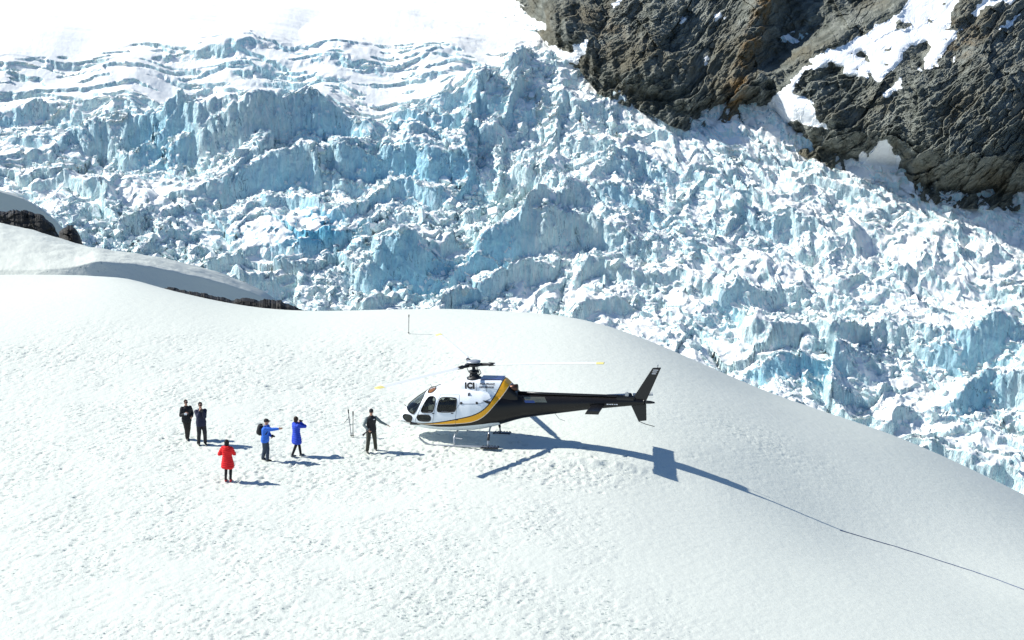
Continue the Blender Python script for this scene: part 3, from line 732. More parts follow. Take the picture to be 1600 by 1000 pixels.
def seam(line, parent, name="door_seam", r=.006, mat=None, sides=(1, -1)):
    for sg in sides:
        L = []
        for a, b in zip(line[:-1], line[1:]):
            for t in np.linspace(0, 1, 8, endpoint=False): L.append((a[0]+(b[0]-a[0])*t, a[1]+(b[1]-a[1])*t))
        L.append(line[-1]); mb = MB(); mb.tube([(x, sg*(skin_y(x, z)+.001), z) for x, z in L], r, 6); mb.build(name, mat or GTXT, parent, True)
seam([(1.86,2.05),(1.23,2.08),(.44,2.10),(.43,1.73),(.52,1.60),(.62,1.0),(.62,.78)], heli)
seam([(1.23,2.08),(1.44,1.58),(1.56,1.02),(1.58,.80)], heli)
seam([(1.86,2.05),(2.14,1.39),(2.36,.97),(2.30,.80)], heli)
seam([(.44,1.77),(-.39,1.78),(-.86,1.97)], heli, "panel_seam", .008)
for sg in (1, -1):
    for hx_, hz0 in ((.34, 1.80), (-.30, 1.81)):
        mb = MB(); mb.box((hx_, sg*(skin_y(hx_, hz0)+.01), hz0), (.09, .03, .10)); mb.build("hinge", DARKM, heli, bevel=.01)
    mb = MB(); mb.box((-.66, sg*(skin_y(-.66, 1.84)+.004), 1.84), (.34, .02, .11), Matrix.Rotation(radians(-6), 3, 'Y')); mb.build("cooling_intake", RUBBER, heli, bevel=.01)
    for hx_, hz0 in ((.72, 1.37), (1.52, 1.34), (.55, 1.10)):
        mb = MB(); mb.box((hx_, sg*(skin_y(hx_, hz0)+.008), hz0), (.10, .02, .03)); mb.build("door_handle", DARKM, heli, bevel=.005)
# engine and gearbox cowling on the roof
CS = np.array([(.95,2.20,.16),(.86,2.29,.26),(.66,2.45,.36),(.45,2.57,.43),(.1,2.62,.46),(-.36,2.64,.47),(-.9,2.66,.47),(-1.2,2.67,.46),(-1.33,2.62,.45),(-1.52,2.44,.42),(-1.70,2.24,.38),(-1.86,2.05,.33)])[::-1]
def cowling():
    xs_ = np.arange(-1.86, .951, .03); nt = 96; th = np.linspace(0, pi, nt); V = []; 
    for x in xs_:
        zt = np.interp(x, CS[:, 0], CS[:, 1]); hw = np.interp(x, CS[:, 0], CS[:, 2]); n = 4.2
        c, s_ = np.cos(th), np.sin(th); yb = hw*np.sign(c)*np.abs(c)**(2/n); zz = 1.85+(zt-1.85)*np.abs(s_)**(2/n)
        flare = 1+.55*np.clip((2.25-zz)/.4, 0, 1)**1.5*np.clip((x+1.2)/.8, 0, 1)
        V += list(np.stack([np.full(nt, x), yb*flare, zz], -1))
    V = np.array(V); F = []
    for i in range(len(xs_)-1):
        for k in range(nt-1): F.append((i*nt+k, (i+1)*nt+k, (i+1)*nt+k+1, i*nt+k+1))
    F.append(tuple(range(nt))); F.append(tuple((len(xs_)-1)*nt+k for k in range(nt))[::-1])
    me = mesh_from("engine_cowling", V, F)
    for key, val in (('s_up', pl_dist(V[:, 0], V[:, 2], L_UP)), ('s_lo', pl_dist(V[:, 0], V[:, 2], L_LO)), ('s_be', V[:, 2]*0+1)):
        at = me.attributes.new(key, 'FLOAT', 'POINT'); at.data.foreach_set('value', val.astype(np.float32))
    bm = bmesh.new(); bm.from_mesh(me); bmesh.ops.recalc_face_normals(bm, faces=bm.faces[:]); bm.to_mesh(me); bm.free()
    return put("engine_cowling", me, heli, LIV)
cowl = cowling()
NAVY = paint("navy_paint", (0.03, 0.04, 0.16), .3, 0, .1, 4, .4)
mb = MB()
for sgn in (1,): mb.box((-.78, 0, 2.664), (.92, .62, .022))
mb.build("air_intake_screen", NAVY, cowl, bevel=.008)
mb = MB(); mb.tube([(-.2, .475, 2.0), (-.2, .474, 2.30), (-.22, .466, 2.52)], .006, 6); mb.build("panel_seam", GTXT, cowl, True); mb = MB(); mb.tube([(-.62, .475, 2.1), (-.62, .474, 2.3), (-.62, .466, 2.54)], .006, 6); mb.build("panel_seam", GTXT, cowl, True)
mb = MB(); mb.tube([(-1.45, .16, 2.28), (-1.66, .17, 2.31), (-1.84, .18, 2.33)], [.13, .13, .14], 18); o = mb.build("exhaust_pipe", paint("burnt_steel", (0.10, 0.05, 0.035), .4, .8), heli, True)
mb = MB(); mb.tube([(-1.843, .18, 2.33), (-1.846, .18, 2.33)], .12, 18); mb.build("exhaust_mouth", RUBBER, o)
def text(body, size, loc, mat, parent, name="lettering", rx=None, sx=1., off=0., sp=1.):
    cu = bpy.data.curves.new(name, 'FONT'); cu.body = body; cu.size = size; cu.offset = off; cu.extrude = .002; cu.space_character = sp
    tmp = bpy.data.objects.new("tmp", cu); C.objects.link(tmp); dg = bpy.context.evaluated_depsgraph_get(); dg.update()
    me = bpy.data.meshes.new_from_object(tmp.evaluated_get(dg)); bpy.data.objects.remove(tmp); me.name = name
    o = put(name, me, parent, mat)
    # text runs towards the tail on the port side (heli -x), its up is +z, it faces +y
    o.matrix_local = Matrix(((-sx, 0, 0, loc[0]), (0, 0, 1, loc[1]), (0, 1, 0, loc[2]), (0, 0, 0, 1)))
    return o
text("ICI", .33, (.27, .472, 2.315), BTXT, cowl, sx=.92, off=.024, sp=1.12)
text("FOX FRANZ", .115, (-.36, .482, 2.475), GTXT, cowl, sx=1., off=.006)
text("HELI SERVICES", .10, (-.33, .484, 2.345), GTXT, cowl, sx=.96, off=.005)
# tail boom details
mb = MB(); mb.tube([(-1.8, 0, 2.06), (-3, 0, 2.045), (-5.6, 0, 2.03), (-6.5, 0, 2.02)], [.07, .06, .055, .05], 10); mb.build("drive_shaft_cover", BLACKP, heli, True)
mb = MB(); mb.box((-6.2, 0, 1.90), (.75, .27, .25)); mb.build("tail_gearbox_fairing", BLACKP, heli, bevel=.04)
SILV = paint("polished_plate", (0.55, 0.47, 0.28), .18, .9, .25, 3); BLU = paint("blue_plate", (0.12, 0.17, 0.35), .2, .8)
def boompatch(x0, x1, z0, z1, mat, name, off=.006, skew=.1):
    V = []; F = []; n = 12
    for j in range(6):
        for i in range(n):
            z = z0+(z1-z0)*j/5; x = x0+(x1-x0)*i/(n-1)+skew*(j/5-.5)
            V.append((x, skin_y(x, z)+off, z))
    for j in range(5):
        for i in range(n-1): F.append((j*n+i, j*n+i+1, (j+1)*n+i+1, (j+1)*n+i))
    me = mesh_from(name, V, F); return put(name, me, heli, mat)
boompatch(-3.0, -2.15, 1.76, 1.95, SILV, "baggage_door_plate", skew=.12)
boompatch(-2.55, -2.15, 1.74, 1.83, BLU, "placard", .010, skew=.05)
for x0_, w_ in ((-5.50, .08), (-5.60, .06), (-5.69, .07), (-5.79, .05), (-5.87, .06)):
    mb = MB(); mb.box((x0_, skin_y(x0_, 1.73)+.010, 1.73), (w_, .006, .035)); mb.build("white_bar", WTXT, heli)
FINP = [(-6.50,1.98),(-7.30,3.22),(-7.64,3.24),(-7.02,1.86),(-6.6,1.86)]
mb = MB(); mb.prism(FINP, .07, lambda a, b, t: (a, t, b)); fin = mb.build("tail_fin", BLACKP, heli, bevel=.015)
for k in range(3):
    mb = MB(); mb.box((-7.42+.035*k, .042, 3.14-.075*k), (.20-.02*k, .006, .028)); mb.build("white_bar", WTXT, fin)
mb = MB(); mb.prism([(-6.40,1.70),(-6.70,1.02),(-7.02,1.06),(-7.02,1.74)], .06, lambda a, b, t: (a, t, b)); mb.build("lower_fin", BLACKP, heli, bevel=.012)
mb = MB(); mb.tube([(-6.70,0,1.02),(-7.0,0,.90),(-7.34,0,.82)], .014, 8); mb.build("tail_skid", DARKM, heli, True)
mb = MB(); mb.tube([(-6.7,0,1.82),(-7.2,0,1.81),(-7.36,0,1.80)], [.09,.06,.03], 12); mb.build("tail_cone", BLACKP, heli, True)
mb = MB(); mb.tube([(-7.50,0,3.23),(-7.50,0,3.32)], .018, 8); mb.lathe([(.03,0),(.03,.05),(.01,.07)], (-7.5,0,3.30), 10); mb.build("antenna", GREYM, fin, True)
mb = MB(); mb.prism([(-4.78,1.63),(-4.86,1.69),(-5.10,1.72),(-5.36,1.70),(-5.36,1.675),(-4.86,1.63)], 2.54, lambda a, b, t: (a, t, b)); mb.build("stabiliser", BLACKP, heli, bevel=.006)
for sg in (1,-1):
    mb = MB(); mb.prism([(-4.78,1.60),(-4.86,1.73),(-5.38,1.73),(-5.32,1.60)], .02, lambda a, b, t: (a, sg*1.27+t, b)); mb.build("stabiliser_tip", BLACKP, heli, bevel=.004)
# tail rotor on the starboard side
trc = (-6.32, -.30, 2.0)
mb = MB(); mb.tube([(-6.32,-.05,1.99),(-6.32,-.42,2.0)], .05, 12); mb.lathe([(.09,-.03),(.09,.04),(.05,.06)], trc, 14, Matrix.Rotation(pi/2, 3, 'X')); tr = mb.build("tail_rotor", DARKM, heli, True)
for sg in (1,-1):
    a = radians(176); mb = MB(); d = Vector((cos(a)*sg, 0, sin(a)*sg)); u = Vector((-sin(a), 0, cos(a)))
    c0 = Vector(trc)+Vector((0,-.03,0)); V = []
    for t in (.12, .93):
        for q, w in ((-.07,0),(0,-.012),(.07,0),(0,.012)): V.append(c0+d*t+u*q+Vector((0,w,0)))
    mb.add(V, [(0,1,5,4),(1,2,6,5),(2,3,7,6),(3,0,4,7),(0,3,2,1),(4,5,6,7)]); mb.build("tail_rotor_blade", BLADE, tr)
mb = MB(); mb.box((-6.26, .03, 2.12), (.14, .10, .14)); mb.tube([(-6.26,.03,2.15),(-6.26,.03,2.22)], .03, 8); mb.build("beacon", GREYM, heli, bevel=.01)
# main rotor
mb = MB(); mb.lathe([(.30,2.60),(.30,2.66),(.22,2.69),(.17,2.78),(.11,2.88),(.07,2.95),(.065,3.16)], (0,0,0), 20); mast = mb.build("rotor_mast", DARKM, heli, True)
mb = MB(); mb.lathe([(.20,2.86),(.22,2.88),(.22,2.92),(.18,2.94)], (0,0,0), 20); mb.build("swashplate", DARKM, mast, True)
for k in range(3):
    a = radians(60+120*k); mb = MB(); mb.tube([(.21*cos(a),.21*sin(a),2.66),(.21*cos(a),.21*sin(a),2.9)], .018, 8); mb.build("servo", DARKM, mast, True)
    a = radians(20+120*k); mb = MB(); mb.tube([(.21*cos(a),.21*sin(a),2.9),(.30*cos(a),.30*sin(a),3.15)], .014, 8); mb.build("pitch_link", DARKM, mast, True)
mb = MB(); mb.tube([(-.16,.0,2.70),(-.30,.0,2.84),(-.24,0,2.98),(-.1,0,2.96)], .02, 8); mb.build("scissor_link", DARKM, mast, True)
mb = MB(); mb.lathe([(.05,3.12),(.30,3.15),(.36,3.17),(.36,3.20),(.28,3.22),(.05,3.24)], (0,0,0), 24); hub = mb.build("rotor_hub", DARKM, heli, True)
mb = MB(); mb.lathe([(.02,3.28),(.26,3.29),(.29,3.30),(.29,3.33),(.10,3.345),(.02,3.345)], (0,0,0), 28); mb.lathe([(.07,3.22),(.07,3.30)], (0,0,0), 12); mb.build("hub_damper_disc", GREYM, hub, True)
for k in range(3):
    a = radians(181)+k*2*pi/3; co = radians(2.2); d = Vector((cos(a)*cos(co), sin(a)*cos(co), sin(co))); w = Vector((-sin(a), cos(a), 0)); u = d.cross(w)
    c0 = Vector((0, 0, 3.185)); V = []
    sec_ = [(-.5,0),(-.38,-.022),(-.1,-.03),(.5,-.002),(.5,.002),(-.1,.035),(-.38,.028)]
    rs = (.85, 1.2, 3.0, 4.6, 5.345); ch = (.14, .29, .30, .30, .29)
    for r, c_ in zip(rs, ch):
        for q, t in sec_: V.append(c0+d*r+w*(q*c_)+u*t+Vector((0, 0, -.05*((r-2.5)/3)**2 if r > 2.5 else 0)))
    n = len(sec_); F = [(i*n+j, i*n+(j+1) % n, (i+1)*n+(j+1) % n, (i+1)*n+j) for i in range(4) for j in range(n)]+[tuple(range(n)), tuple(4*n+j for j in range(n))[::-1]]
    mb = MB(); mb.add(V, F); bl = mb.build("rotor_blade", BLADE, heli, False)
    mb = MB(); V = []
    for r in (5.05, 5.347):
        for q, t in sec_: V.append(c0+d*r+w*(q*.302)+u*t*1.12+Vector((0, 0, -.05*((r-2.5)/3)**2)))
    mb.add(V, [(j, (j+1) % n, n+(j+1) % n, n+j) for j in range(n)]+[tuple(range(n)), tuple(n+j for j in range(n))[::-1]]); mb.build("blade_tip", YELP, bl)
    mb = MB(); mb.tube([c0+d*.30, c0+d*.62, c0+d*.64, c0+d*.9], [.07,.06,.085,.06], 12); mb.build("blade_grip", DARKM, bl, True)
# landing gear
for sg in (1,-1):
    y = sg*1.05
    pth = [(-1.15,y,.045),(0,y,.045),(1.45,y,.05),(1.72,y,.075),(1.92,y,.16),(2.08,y,.30),(2.16,y*.985,.42)]
    mb = MB(); mb.tube(smooth_line(pth, 2) if False else pth, .042, 12); sk = mb.build("skid", GREYM, heli, True)
    mb = MB(); mb.box((-.82, y, .035), (.72, .30, .03))
    for k in range(6): mb.box((-1.12+k*.12, y, .058), (.05, .34, .025))
    mb.build("snow_pad", DARKM, sk)
    mb = MB(); mb.tube([(.62,y*.93,.36),(.30,y*1.02,.36)], .02, 8); mb.build("footstep", GREYM, sk)
for x, zc in ((-.75, .78), (.66, .54)):
    for sg in (1,-1):
        mb = MB(); mb.tube([(x,sg*1.05,.05),(x,sg*1.03,.20),(x+.0,sg*.97,.38),(x,sg*.84,.56 if x < 0 else .47),(x,sg*.62,zc-.06),(x,sg*.3,zc),(x,0,zc)], .036, 12); leg = mb.build("cross_tube", GREYM, heli, True)
        if x < 0:
            mb = MB(); mb.tube([(x,sg*1.0,.30),(x,sg*.86,.53)], .052, 12); mb.build("damper_sleeve", DARKM, leg, True)
# small aerials and the nose probe
mb = MB(); mb.tube([(1.78,.0,2.17),(1.86,.0,2.34)], .012, 6); mb.build("roof_aerial", GREYM, heli, True)
mb = MB(); mb.tube([(2.84,.25,1.42),(2.92,.27,1.50)], .012, 6); mb.build("air_probe", DARKM, heli, True)
for x, dx, dz in ((-2.35,-.22,-.16),(-3.3,-.42,-.30)):
    zb = float(sec(x)[0]); mb = MB(); mb.tube([(x,0,zb+.02),(x+dx*.4,0,zb+dz*.7),(x+dx,0,zb+dz)], .010, 6); mb.build("belly_aerial", GREYM, heli, True)
# cabin
mb = MB(); mb.box((1.35, 0, .80), (2.5, 1.35, .06)); mb.build("cabin_floor", SEAT, heli)
mb = MB(); mb.box((2.42, 0, 1.12), (.28, .62, .36)); mb.box((2.46, 0, 1.34), (.16, .86, .12)); mb.build("instrument_panel", BTXT, heli, bevel=.02)
for (sx_, sy_) in ((1.62,.38),(1.62,-.38),(.60,.57),(.60,.19),(.60,-.19),(.60,-.57)):
    mb = MB(); w = .44 if sx_ > 1 else .34
    mb.box((sx_, sy_, 1.08), (.46, w, .12)); mb.box((sx_-.25, sy_, 1.36), (.11, w, .58), Matrix.Rotation(radians(-9), 3, 'Y')); mb.box((sx_-.31, sy_, 1.72), (.08, .2, .14))
    mb.box((sx_, sy_, .92), (.36, w*.8, .24)); mb.build("seat", SEAT, heli, bevel=.025)
mb = MB(); mb.box((.06, 0, 1.5), (.06, 1.5, 1.35)); mb.build("rear_bulkhead", paint("grey_lining", (.12,.12,.125), .8), heli)

# ------------------------------------------------------------------ people
SKIN = paint("skin", (0.50, 0.27, 0.18), .55, 0, .05, 20)
def cloth(name, c, bump=.35): return paint(name, c, .8, 0, .12, 14, 0, bump)
def caps(mb, a, b, ra, rb, n=14, sy=1.):
    "tapered limb with rounded ends"
    a = Vector(a); b = Vector(b); d = (b-a); L = d.length
    if L < 1e-6: d = Vector((0, 0, 1)); L = 1e-6
    t = d/L; P = []; Rr = []
    for k in range(5): an = pi/2*(1-k/4.); P.append(a-t*ra*sin(an)); Rr.append(max(.0008, ra*cos(an)))
    for k in range(1, 5): P.append(a+d*(k/5)); Rr.append(ra+(rb-ra)*k/5)
    for k in range(5): an = pi/2*k/4.; P.append(b+t*rb*sin(an)); Rr.append(max(.0008, rb*cos(an)))
    mb.tube(P, Rr, n)
def ell(mb, c, r, rot=None, n=14):
    V = []; F = []; c = Vector(c)
    for i in range(n+1):
        ph = pi*i/n
        for k in range(2*n):
            v = Vector((r[0]*max(sin(ph), .01)*cos(pi*k/n), r[1]*max(sin(ph), .01)*sin(pi*k/n), -r[2]*cos(ph)))
            V.append((rot @ v if rot is not None else v)+c)
    m = 2*n
    for i in range(n):
        for k in range(m): F.append((i*m+k, i*m+(k+1) % m, (i+1)*m+(k+1) % m, (i+1)*m+k))
    F.append(tuple(range(m))[::-1]); F.append(tuple(n*m+k for k in range(m))); mb.add(V, F)
def rings(mb, L, fwd, side, n=28, sq=2.4):
    "torso-like stack: (centre, half width along side, half depth along fwd)"
    V = []; F = []
    for c, w, d in L:
        for k in range(n):
            a = 2*pi*k/n; ca, sa = cos(a), sin(a)
            V.append(Vector(c)+side*(w*math.copysign(abs(ca)**(2/sq), ca))+fwd*(d*math.copysign(abs(sa)**(2/sq), sa)))
    for i in range(len(L)-1):
        for k in range(n): F.append((i*n+k, i*n+(k+1) % n, (i+1)*n+(k+1) % n, (i+1)*n+k))
    F.append(tuple(range(n))[::-1]); F.append(tuple((len(L)-1)*n+k for k in range(n))); mb.add(V, F)
def fuse(mb, name, mat, parent, vox=.012, wrinkle=0., seed=0, quilt=0.):
    me = mesh_from("tmp", mb.V, mb.F); o = bpy.data.objects.new("tmp", me); C.objects.link(o)
    m = o.modifiers.new("r", 'REMESH'); m.mode = 'VOXEL'; m.voxel_size = vox
    sm = o.modifiers.new("s", 'SMOOTH'); sm.factor = .5; sm.iterations = 3 if vox > .01 else 1
    dg = bpy.context.evaluated_depsgraph_get(); dg.update(); r = bpy.data.meshes.new_from_object(o.evaluated_get(dg)); bpy.data.objects.remove(o)
    if wrinkle:
        n = len(r.vertices); co = np.empty(n*3); no = np.empty(n*3); r.vertices.foreach_get('co', co); r.vertices.foreach_get('normal', no)
        co = co.reshape(-1, 3); no = no.reshape(-1, 3)
        d = n3(co[:, 0]*9+seed, co[:, 1]*9, co[:, 2]*16, 7)*.6+n3(co[:, 0]*20, co[:, 1]*20, co[:, 2]*30, 8)*.4
        co = co+no*(d*wrinkle+quilt*np.abs(np.sin(co[:, 2]*pi/.085)))[:, None]; r.vertices.foreach_set('co', co.reshape(-1))
    r.name = name; r.polygons.foreach_set('use_smooth', [True]*len(r.polygons)); r.update()
    return put(name, r, parent, mat)
def ik(a, b, l1, l2, pole):
    a = Vector(a); b = Vector(b); d = b-a; L = min(d.length, (l1+l2)*.995); t = d.normalized(); b = a+t*L
    q = (l1*l1-l2*l2+L*L)/(2*L); h = math.sqrt(max(0, l1*l1-q*q)); p = Vector(pole); p = (p-t*p.dot(t)).normalized()
    return a+t*q+p*h, b
def person(px, py, label, face, H=1.75, feet=((.0, .11), (.0, -.11)), hands=((.15, .25, .85), (.15, -.25, .85)), lean=0., head_yaw=0., head_pitch=0.,
           jacket=None, trousers=None, shoes=None, hair=None, hairstyle='short', hat=None, coat=False, sleeves=None, hood=False, elbow=((-.3, .6, -1), (-.3, -.6, -1)), shades=False, grip=True, bulk=1., open_hands=(False, False)):
    g = on_ground(px, py); s_ = H/1.75
    root = bpy.data.objects.new("person", None); C.objects.link(root); root.location = g; tag(root, label, "person", None)
    f = Vector((cos(radians(face)), sin(radians(face)), 0)); l = Vector((-f.y, f.x, 0)); up = Vector((0, 0, 1))
    def W(a): return (f*a[0]+l*a[1]+up*a[2])*s_
    # foot heights follow the snow
    fz = []
    for q in feet:
        w = W((q[0], q[1], 0)); fz.append((gz(g[0]+w.x, g[1]+w.y)-g[2])/s_)
    hz = .93-.10*max(0, abs(feet[0][0]-feet[1][0])-.2)+min(fz)*.5
    mx = (feet[0][0]+feet[1][0])/2; my = (feet[0][1]+feet[1][1])/2
    hip = Vector((mx, my, hz)); chest = hip+Vector((lean*.75, 0, .42)); neck = hip+Vector((lean, 0, .545)); head = neck+Vector((.025+.03*head_pitch, 0, .17))
    hips = [W(hip+Vector((0, .09, 0))), W(hip+Vector((0, -.09, 0)))]
    sh = [W(neck+Vector((0, .168, -.075))), W(neck+Vector((0, -.168, -.075)))]
    ank = [W((q[0]-.03, q[1], .085+z)) for q, z in zip(feet, fz)]
    knee = []; 
    for h, a in zip(hips, ank): k, _ = ik(h, a, .43*s_, .43*s_, f*1.+l*0); knee.append(k)
    elb = []; wr = []
    for i in range(2):
        e, w = ik(sh[i], W(hands[i]), .29*s_, .25*s_, W(elbow[i])); elb.append(e); wr.append(w)
    hr = Matrix.Rotation(radians(face+head_yaw), 3, 'Z') @ Matrix.Rotation(radians(head_pitch*30), 3, 'Y')
    hc = W(head)
    def Hd(x, y, z): return hc+hr @ (Vector((x, y, z))*s_)
    # ---- body: one continuous skin
    mb = MB()
    rings(mb, [(W(hip+Vector((0, 0, -.10))), .13*s_, .10*s_), (W(hip), .155*s_, .105*s_), (W(hip+Vector((lean*.3, 0, .18))), .13*s_, .09*s_), (W(chest), .155*s_, .10*s_), (W(neck+Vector((0, 0, -.06))), .14*s_, .085*s_), (W(neck), .06*s_, .055*s_)], f, l)
    for i in range(2):
        caps(mb, hips[i], knee[i], .082*s_, .055*s_); caps(mb, knee[i], ank[i], .054*s_, .036*s_); caps(mb, ank[i]-up*.03*s_, ank[i]+(f*.15-up*.045)*s_, .035*s_, .03*s_)
        caps(mb, sh[i], elb[i], .047*s_, .037*s_); caps(mb, elb[i], wr[i], .036*s_, .025*s_)
    caps(mb, W(neck+Vector((0, 0, -.05))), Hd(-.015, 0, -.04), .056*s_, .052*s_)
    ell(mb, Hd(-.01, 0, .02), (.092*s_, .074*s_, .10*s_), hr); ell(mb, Hd(.012, 0, -.045), (.066*s_, .054*s_, .062*s_), hr); ell(mb, Hd(.045, 0, -.088), (.024*s_, .026*s_, .02*s_), hr)
    caps(mb, Hd(.078, 0, .015), Hd(.100, 0, -.022), .009*s_, .014*s_); caps(mb, Hd(.072, -.018, -.062), Hd(.072, .018, -.062), .009*s_, .009*s_)
    for e in (1, -1):
        ell(mb, Hd(-.01, e*.077, -.008), (.018*s_, .008*s_, .030*s_), hr); ell(mb, Hd(.072, e*.030, .022), (.012*s_, .016*s_, .009*s_), hr)
    for i in range(2):
        d = (wr[i]-elb[i]).normalized(); sd_ = 1 if i == 0 else -1
        nrm = l*(-sd_); nrm = (nrm-d*nrm.dot(d)); nrm = nrm.normalized() if nrm.length > .1 else up; ac = d.cross(nrm).normalized()      # palm normal, across the palm
        if ac.z < 0: ac = -ac
        palm = wr[i]+d*.045*s_
        for q in (-.028, -.01, .01, .026): caps(mb, wr[i]+ac*q*.6*s_, palm+(d*.04+ac*q)*s_, .014*s_, .0125*s_, 8)
        curl = .25 if open_hands[i] else 1.15
        for q, fl in ((-.033, .060), (-.012, .074), (.010, .080), (.031, .072)):
            b0 = palm+(d*.045+ac*q)*s_; a1 = curl*.6; a2 = curl*1.3
            b1 = b0+(d*cos(a1)+nrm*sin(a1))*fl*.55*s_; b2 = b1+(d*cos(a2)+nrm*sin(a2))*fl*.5*s_
            caps(mb, b0, b1, .0098*s_, .009*s_, 8); caps(mb, b1, b2, .009*s_, .0078*s_, 8)
        t0 = wr[i]+(d*.025+ac*.026)*s_; t1 = t0+(d*.030+ac*.026+nrm*.016)*s_; t2 = t1+(d*.028+nrm*.012)*s_
        caps(mb, t0, t1, .012*s_, .0108*s_, 8); caps(mb, t1, t2, .0105*s_, .009*s_, 8)
    body = fuse(mb, "body", SKIN, root, .0068)
    # ---- clothing
    mb = MB()
    kb = bulk
    hem = .40 if coat else (hz-.10)
    L = []
    if coat: L += [(W(Vector((mx, my, .59))), .20*kb*s_, .15*kb*s_), (W(Vector((mx, my, .63))), .225*kb*s_, .17*kb*s_), (W(Vector((mx, my, .74))), .215*kb*s_, .16*kb*s_), (W(Vector((mx, my, .86))), .20*kb*s_, .15*kb*s_)]
    else: L += [(W(hip+Vector((0, 0, -.13))), .172*kb*s_, .128*kb*s_)]
    L += [(W(hip+Vector((0, 0, .02))), .182*kb*s_, .135*kb*s_), (W(hip+Vector((lean*.3, 0, .18))), .155*kb*s_, .12*kb*s_), (W(chest), .185*kb*s_, .132*kb*s_), (W(neck+Vector((0, 0, -.06))), .165*kb*s_, .112*kb*s_), (W(neck+Vector((0, 0, .0))), .09*s_, .085*s_), (W(neck+Vector((0.005, 0, .035))), .068*s_, .068*s_)]
    rings(mb, L, f, l)
    def arms(m_, ku=1., cuff=.93):
        for i in range(2):
            caps(m_, sh[i], elb[i], .076*ku*s_, .062*ku*s_); caps(m_, elb[i], elb[i]+(wr[i]-elb[i])*cuff, .062*ku*s_, .045*ku*s_)
    if sleeves is None: arms(mb, kb)
    fuse(mb, "coat" if coat else ("vest" if sleeves is not None else "jacket"), jacket, root, .011, .007, px, .012 if coat else 0.)
    if sleeves is not None:
        mb = MB(); arms(mb, .92, .55 if open_hands[1] is None else .9); caps(mb, sh[0], sh[1], .06*s_, .06*s_); fuse(mb, "shirt", sleeves, root, .011, .005)
    mb = MB()
    rings(mb, [(W(hip+Vector((0, 0, -.12))), .155*s_, .11*s_), (W(hip+Vector((0, 0, -.02))), .168*s_, .118*s_), (W(hip+Vector((0, 0, .07))), .158*s_, .11*s_)], f, l)
    slim = coat
    for i in range(2): caps(mb, hips[i]-up*.03, knee[i], (.092 if slim else .108)*s_, (.066 if slim else .084)*s_); caps(mb, knee[i], ank[i]+up*.01, (.064 if slim else .080)*s_, (.050 if slim else .070)*s_)
    fuse(mb, "trousers", trousers, root, .011, .005 if slim else .009, py)
    for i in range(2):
        mb = MB(); a = ank[i]; ud = f
        caps(mb, a+up*.02*s_, a-up*.035*s_, .048*s_, .046*s_); caps(mb, a+(f*-.03-up*.045)*s_, a+(f*.15-up*.05)*s_, .040*s_, .037*s_); caps(mb, a+(f*.05-up*.03)*s_, a+(f*.13-up*.048)*s_, .042*s_, .036*s_)
        fuse(mb, "boot", shoes, root, .009)
    if hair is not None:
        mb = MB()
        if hairstyle == 'short': ell(mb, Hd(-.024, 0, .045), (.094*s_, .084*s_, .09*s_), hr)
        else:
            ell(mb, Hd(-.022, 0, .032), (.102*s_, .094*s_, .106*s_), hr); ell(mb, Hd(-.062, 0, -.055), (.058*s_, .086*s_, .085*s_), hr)
            for e in (1, -1): caps(mb, Hd(-.012, e*.072, .03), Hd(-.02, e*.074, -.09), .03*s_, .024*s_)
            if hairstyle == 'bun': ell(mb, Hd(-.10, 0, .02), (.04*s_, .05*s_, .05*s_), hr)
        fuse(mb, "hair", hair, root, .009, .004)
    if hat is not None:
        mb = MB(); ell(mb, Hd(-.008, 0, .055), (.104*s_, .088*s_, .075*s_), hr); fuse(mb, "cap", hat, root, .009)
        mb = MB(); V = []
        for k in range(9):
            a = -1.15+2.3*k/8
            for rr, zz in ((.088, .052), (.088+.085*cos(a*.9)**.6, .036)): V.append(Hd(rr*cos(a*.75)-.005, (.086 if rr == .088 else .082)*sin(a), zz))
        n = len(V); V = V+[v-up*.006 for v in V]; F = []
        for k in range(8): F += [(2*k, 2*k+1, 2*k+3, 2*k+2), (n+2*k, n+2*k+2, n+2*k+3, n+2*k+1), (2*k+1, n+2*k+1, n+2*k+3, 2*k+3), (2*k, 2*k+2, n+2*k+2, n+2*k)]
        F += [(0, n, n+1, 1), (n-2, n-1, 2*n-1, 2*n-2)]
        mb.add(V, F); mb.build("visor", hat, root, True)
    if shades:
        mb = MB()
        V3 = [Hd(.088*cos(a)+.004, .078*sin(a), .020) for a in np.linspace(-1.35, 1.35, 11)]
        mb.tube(V3, [.010, .012, .018, .022, .022, .014, .022, .022, .018, .012, .010], 8); mb.build("sunglasses", BLACKP, root, True)
    else:
        for e in (1, -1):
            mb = MB(); ell(mb, Hd(.080, e*.030, .016), (.006*s_, .012*s_, .007*s_), hr, 6); mb.build("eye", paint("eye", (.05, .04, .035), .3), root, True)
    if hood:
        mb = MB(); mb.tube([W(neck+Vector(v)) for v in ((.06,.075,.0),(-.01,.115,.0),(-.09,.085,.0),(-.125,0,-.015),(-.09,-.085,.0),(-.01,-.115,.0),(.06,-.075,.0))], [.03,.045,.06,.065,.06,.045,.03], 12); fuse(mb, "hood", jacket, root, .011, .006)
    return root, dict(W=W, wr=wr, elb=elb, hc=hc, Hd=Hd, f=f, l=l, up=up, neck=neck, chest=chest, hip=hip, sh=sh, s=s_, g=Vector(g))
def held(name, label, cat, g, fn):
    mb = MB(); fn(mb); o = mb.build(name, DARKM, None, False, .004); o.location = g; tag(o, label, cat); return o

